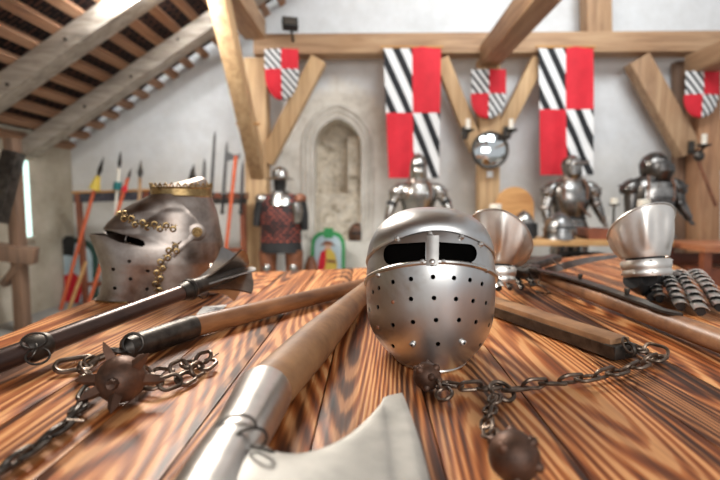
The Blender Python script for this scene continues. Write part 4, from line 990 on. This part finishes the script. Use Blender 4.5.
# ---- left weapon rack
y = 4.60; wr = thing('weapon_rack', 'wooden weapon rack with a dark patterned rail left of the crowned bascinet', 'rack', zfloor(110, y))
MB().beam(D(74, 198, y), D(152, 195, y), .03, .09, up=(0, 0, 1)).build('rail', simple('dark_blue_painted_rail', (.02, .022, .04), (.09, .08, .09), 20, .6), wr, 0)
MB().beam(D(73, 192.5, y), D(152, 190, y), .05, .02).build('rail_cap', SHWOOD, wr, 0)
for px, pb in ((78, 86), (147, 150)):
    a = D(px, 191, y); b = D(pb, 300, y); MB().beam(a, Vector((b.x, y, 0)), .045, .045, up=(0, 1, 0)).build('post', DWOOD, wr, 0)
MB().beam(D(88, 284, y+.02), D(150, 284, y+.02), .03, .04).build('cross_bar', DWOOD, wr, 0)
def polearm(label, top, bot, y, r, matp, blade, bm_, tassel=None, cat='spear', name='spear'):
    a, b = D(*top, y), D(*bot, y); d = (b-a).normalized()
    if b.z > 0: b = b+d*(b.z/abs(d.z))
    b = a+d*((a.z-.01)/abs(d.z)); t = thing(name, label, cat, (b.x, b.y, 0))
    MB().tube([a, b], r, 8).build('shaft', matp, t)
    if blade:
        w, L = blade; s_ = d.cross(Vector((0, 1, 0))).normalized(); L = L*K(y); w = w*K(y)
        MB().prism([a-s_*w*.4+Vector((0, -.004, 0)), a-s_*w-d*L*.3, a-d*L, a+s_*w-d*L*.3, a+s_*w*.4], (0, .008, 0)).build('blade', bm_, t, 0)
    if tassel:
        m, w0, w1, o0, o1 = tassel; MB().tube([a+d*o0*K(y), a+d*o1*K(y)], [w0*K(y), w1*K(y)], 10).build('tassel', m, t)
    return t
yy = 4.44
polearm('orange shafted spear with black blade and yellow tassel in the left rack', (98, 176), (60, 312), yy, .016, REDP, (2.4, 20), IRON, (YEL, 2.2, 5.5, 0, 14))
polearm('white shafted spear with black blade and teal tassel in the left rack', (119, 168), (108, 300), yy+.06, .014, WHITE, (2, 17), IRON, (TEAL, 3.6, 4.2, 14, 22))
polearm('orange shafted short spear second from right in the left rack', (128, 178), (88, 306), yy-.07, .016, REDP, (1.6, 10), IRON, (RED, 2, 3, 8, 14))
polearm('pale shafted spear with broad grey head at the right of the left rack', (140, 178), (136, 300), yy+.05, .016, PINE, (3, 18), STEELD)
polearm('plain light wooden staff leaning low beside the grey painted shield', (86, 262), (68, 312), yy-.05, .016, BENCH, None, None, None, 'staff', 'wooden_staff')
# ---- rack behind the crown
y = 4.45; rk = thing('sword_rack', 'dark sword rack standing between the crowned bascinet and the left post', 'rack', zfloor(222, y))
MB().beam(D(190, 196, y), D(247, 196, y), .16, .06).build('rail', DWOOD, rk, 0)
MB().beam(D(190, 201, y-.093), D(247, 201, y-.093), .02, .05).build('rail_front', IRON, rk, 0)
for px in (194, 243): a = D(px, 198, y); MB().beam(a, Vector((a.x, y, 0)), .05, .05, up=(0, 1, 0)).build('post', DWOOD, rk, 0)
MB().beam(D(192, 250, y+.03), D(245, 250, y+.03), .03, .04).build('cross_bar', DWOOD, rk, 0)
def sword(label, top, low, y):
    a, b = D(*top, y), D(*low, y); d = (b-a).normalized(); s_ = d.cross(Vector((0, 1, 0))).normalized(); t = thing('sword', label, 'sword', b)
    MB().prism([a, a+s_*.012+d*.05, b+s_*.018, b-s_*.018, a-s_*.012+d*.05], (0, .005, 0)).build('blade', STEELD, t, 0)
    MB().tube([b-s_*.036, b+s_*.036], .009, 8).build('crossguard', IRON, t); MB().tube([b, b+d*.15], .013, 8).build('grip', BLACK, t)
    m = MB(); m.sphere(b+d*.165, .022, 8); m.build('pommel', IRON, t)
sword('long bright sword upright in the rack, tallest of the four swords', (215, 131), (211, 194), 4.33)
sword('slightly shorter sword upright in the rack, next to the war axe', (227, 141), (223.5, 194), 4.33)
sword('short sword upright in the rack, nearest the left post', (243, 160), (241.5, 194), 4.33)
sword('slender short sword in the rack, directly right of the hooked bill', (204.5, 158), (203, 194), 4.33)
t = polearm('war axe with red-brown shaft standing in the sword rack', (236, 156), (226, 250), 4.16, .016, REDP, None, None, None, 'axe', 'war_axe')
a = D(236, 157, 4.16); MB().prism([a+Vector((-.01, 0, .02)), a+Vector((-.075, 0, .045)), a+Vector((-.085, 0, -.04)), a+Vector((-.01, 0, -.02)), a+Vector((.03, 0, -.015)), a+Vector((.04, 0, .03))], (0, .015, 0)).build('axe_head', STEELD, t, 0)
t = polearm('dark hooked bill with black curved blade behind the brass crown', (196, 182), (200, 290), 4.30, .014, IRON, None, None, None, 'polearm', 'hooked_bill')
MB().prism([D(*q, 4.30) for q in ((188, 181), (190, 172), (194, 164), (195, 174), (198, 180), (201, 186), (195, 185))], (0, .008, 0)).build('blade', IRON, t, 0)
# ---- bench on the right with things on it
y = 3.62; zt = D(570, 238, y).z; xa, xb = D(478, 238, y).x, D(659, 238, y).x
bn = thing('display_bench', 'honey coloured pine display bench behind the gauntlets', 'bench', ((xa+xb)/2, y, 0))
MB().box(((xa+xb)/2, y, zt-.022), (xb-xa, .36, .044)).build('top', BENCH, bn, 0, .004)
for x in (xa+.06, xb-.06):
    for dy in (-.14, .14): MB().box((x, y+dy, (zt-.044)/2), (.06, .05, zt-.044)).build('leg', BENCH, bn, 0)
MB().box(((xa+xb)/2, y, .28), (xb-xa-.08, .28, .03)).build('lower_shelf', DWOOD, bn, 0)
def boxobj(name, label, cat, px0, px1, zb, h, y, d, mat, lid=None):
    x0, x1 = D(px0, 250, y).x, D(px1, 250, y).x; t = thing(name, label, cat, ((x0+x1)/2, y, zb))
    MB().box(((x0+x1)/2, y, zb+h/2), (x1-x0, d, h)).build('body', mat, t, 0, .004)
    MB().box(((x0+x1)/2, y, zb+h+.008), (x1-x0+.02, d+.01, .016)).build('lid', lid or mat, t, 0, .002)
boxobj('wooden_chest', 'reddish wooden chest on the shelf under the pine bench', 'chest', 530, 562, .297, .30, y, .24, simple('orange_brown_chest', (.22, .08, .03), (.5, .22, .08), 8, .6), DWOOD)
boxobj('storage_trunk', 'black storage trunk beside the chest under the pine bench', 'trunk', 566, 605, .295, .34, y, .24, BLACK)
Z = zt
# arched board
t0 = outl(496, 534, 186, 236, 3.74, e=1.9)
ab = MB().prism(t0, (0, .03, 0)).build('arched_board', SHWOOD, smooth=0); ab.location.z = Z+.0
for v_ in ab.data.vertices: pass
tag(ab, 'varnished round-topped wooden board standing at the left of the bench', 'board')
def small_helmet(label, px0, px1, top, y, mat, style):
    x0, x1 = D(px0, 236, y).x, D(px1, 236, y).x; cx, r = (x0+x1)/2, (x1-x0)/2; H = D(px0, top, y).z-Z
    t = thing('helmet', label, 'helmet', (cx, y, Z)); m = MB()
    m.loft([((cx, y, Z+H*a), r*b, r*b*1.15) for a, b in ((0, 1.0), (.12, .93), (.35, .92), (.6, .84), (.8, .62), (.93, .34), (1, .04))], 24); m.build('skull', mat, t)
    if style == 'face':
        MB().grid(lambda u, v: Vector((cx+r*.2+math.sin((u-.5)*1.7)*r*.93, y-math.cos((u-.5)*1.7)*r*1.13, Z+H*(.08+.48*v))), 10, 6).build('face_opening', BLACK, t, solid=.004)
    else:
        MB().tube([(cx+math.cos(a)*r*.97, y+math.sin(a)*r*1.1, Z+H*.34) for a in [2*PI*i/24 for i in range(24)]], .007, 6, True).build('brim_band', mat, t)
        m = MB(); m.box((cx, y-r*1.06, Z+H*.45), (r*1.2, .01, .012)); m.build('eye_slit', BLACK, t)
        MB().tube([(cx, y-r*1.05, Z+H*.4), (cx, y-r*.8, Z+H*.75), (cx, y, Z+H*1.02), (cx, y+r*.9, Z+H*.6)], .006, 6).build('comb', mat, t)
small_helmet('open faced steel helmet in front of the round-topped board', 511, 535, 210, 3.58, ASTEEL, 'face')
small_helmet('dull steel domed helmet on the bench before the beaked armour', 543, 574, 212, 3.56, STEELD, 'band')
x0, x1 = D(583, 230, 3.58).x, D(607, 230, 3.58).x
tr = thing('wooden_tray', 'dark red wooden tray right of the domed helmet', 'tray', ((x0+x1)/2, 3.58, Z))
MB().box(((x0+x1)/2, 3.58, Z+.008), (x1-x0, .2, .016)).build('bottom', DWOOD, tr, 0)
for sy in (-1, 1): MB().box(((x0+x1)/2, 3.58+sy*.095, Z+.04), (x1-x0, .012, .07)).build('side', DWOOD, tr, 0)
for sx in (x0+.006, x1-.006): MB().box((sx, 3.58, Z+.04), (.012, .178, .07)).build('side', DWOOD, tr, 0)
x = D(613, 230, 3.62).x; t = thing('candlestick', 'thin black iron candlestick with short candle right of the tray', 'candlestick', (x, 3.62, Z)); ztop = D(613, 205, 3.62).z
m = MB(); m.loft([((x, 3.62, Z), .05, .05), ((x, 3.62, Z+.015), .045, .045), ((x, 3.62, Z+.03), .01, .01), ((x, 3.62, ztop-.01), .008, .008), ((x, 3.62, ztop), .038, .038), ((x, 3.62, ztop+.008), .04, .04)], 16); m.build('stand', IRON, t)
MB().tube([(x, 3.62, ztop+.006), (x, 3.62, D(613, 198, 3.62).z)], .026, 14).build('candle', WHITE, t)
for px, tp, lb in ((495, 204, 'thick cream pillar candle above the half hidden gauntlet'), (642.5, 199.5, 'thick cream pillar candle above the upright gauntlet')):
    x = D(px, 230, 3.52).x; t = thing('pillar_candle', lb, 'candle', (x, 3.52, Z)); zz = D(px, tp, 3.52).z
    MB().loft([((x, 3.52, Z), .044, .044), ((x, 3.52, zz-.006), .043, .043), ((x, 3.52, zz), .036, .036)], 20).build('wax', WHITE, t); MB().tube([(x, 3.52, zz-.002), (x, 3.52, zz+.012)], .002, 6).build('wick', BLACK, t)
# right table
y = 3.45; zt2 = D(700, 243, y).z; xa, xb = D(681, 243, y).x, D(790, 243, y).x
rt = thing('side_table', 'dark red-brown side table with shelf at the right edge', 'table', ((xa+xb)/2, y, 0))
MB().box(((xa+xb)/2, y, zt2-.02), (xb-xa, .5, .04)).build('top', simple('red_brown_top', (.32, .10, .045), (.5, .2, .09), 4, .4), rt, 0)
for x in (xa+.04, xb-.04):
    for dy in (-.2, .2): MB().box((x, y+dy, (zt2-.04)/2), (.05, .05, zt2-.04)).build('leg', DWOOD, rt, 0)
MB().box(((xa+xb)/2, y, .42), (xb-xa-.02, .44, .025)).build('shelf', DWOOD, rt, 0)
MB().box(((xa+xb)/2, y+.22, .40), (xb-xa-.1, .015, .5)).build('back_panel', DWOOD, rt, 0)
for i in range(4):
    x = xa+.12+i*.16; b_ = MB().box((x, y-.02, .4325+.075), (.13, .28, .15)).build('wooden_box', (DWOOD, LEATHER, IRON, BLACK)[i], smooth=0)
    tag(b_, ('dark red box on the side table shelf, leftmost', 'brown leather box on the side table shelf, second from left', 'grey iron box on the side table shelf, third from left', 'black box on the side table shelf, rightmost')[i], 'box')
# club hanging from the right post
a, b = D(698, 160, 4.42), D(716, 206, 4.42); t = thing('hanging_club', 'thin brown wooden club hanging aslant on the right post', 'club', b)
MB().tube([a, b], [.012, .016], 8).build('stick', LEATHER, t); m = MB(); m.sphere(D(699, 156, 4.42), .05, 12, (1, .6, 1)); m.build('iron_head', IRON, t)
# little helmet in the niche
c = Vector((D(357, 230, 5.06).x, 5.055, .66-.035)); t = thing('niche_helmet', 'small dark brown iron helmet standing in the stone niche', 'helmet', c)
m = MB(); m.loft([(c+Vector((0, 0, h)), r, r*.75) for h, r in ((0, .085), (.05, .095), (.11, .09), (.16, .06), (.185, .02))], 18); m.build('skull', RUST, t)
MB().box(c+Vector((0, -.07, .08)), (.1, .012, .02)).build('eye_slit', BLACK, t)

for o in list(bpy.data.objects):
    if o.parent is None and 'label' in o:
        g_ = {'banner': 'long banners on the tie beam', 'wall_shield': 'quartered shields hung on the timbers', 'candle_sconce': 'iron candle sconces on the timbers',
              'suit_of_armour': 'suits of armour along the back wall', 'spear': 'spears in the left weapon rack', 'sword': 'swords in the sword rack', 'pillar_candle': 'pillar candles on the bench',
              'wooden_box': 'boxes on the side table shelf', 'gauntlet': 'steel gauntlets on the table', 'painted_shield': 'painted shields on the floor'}.get(o.name.split('.')[0])
        if g_: o['group'] = g_
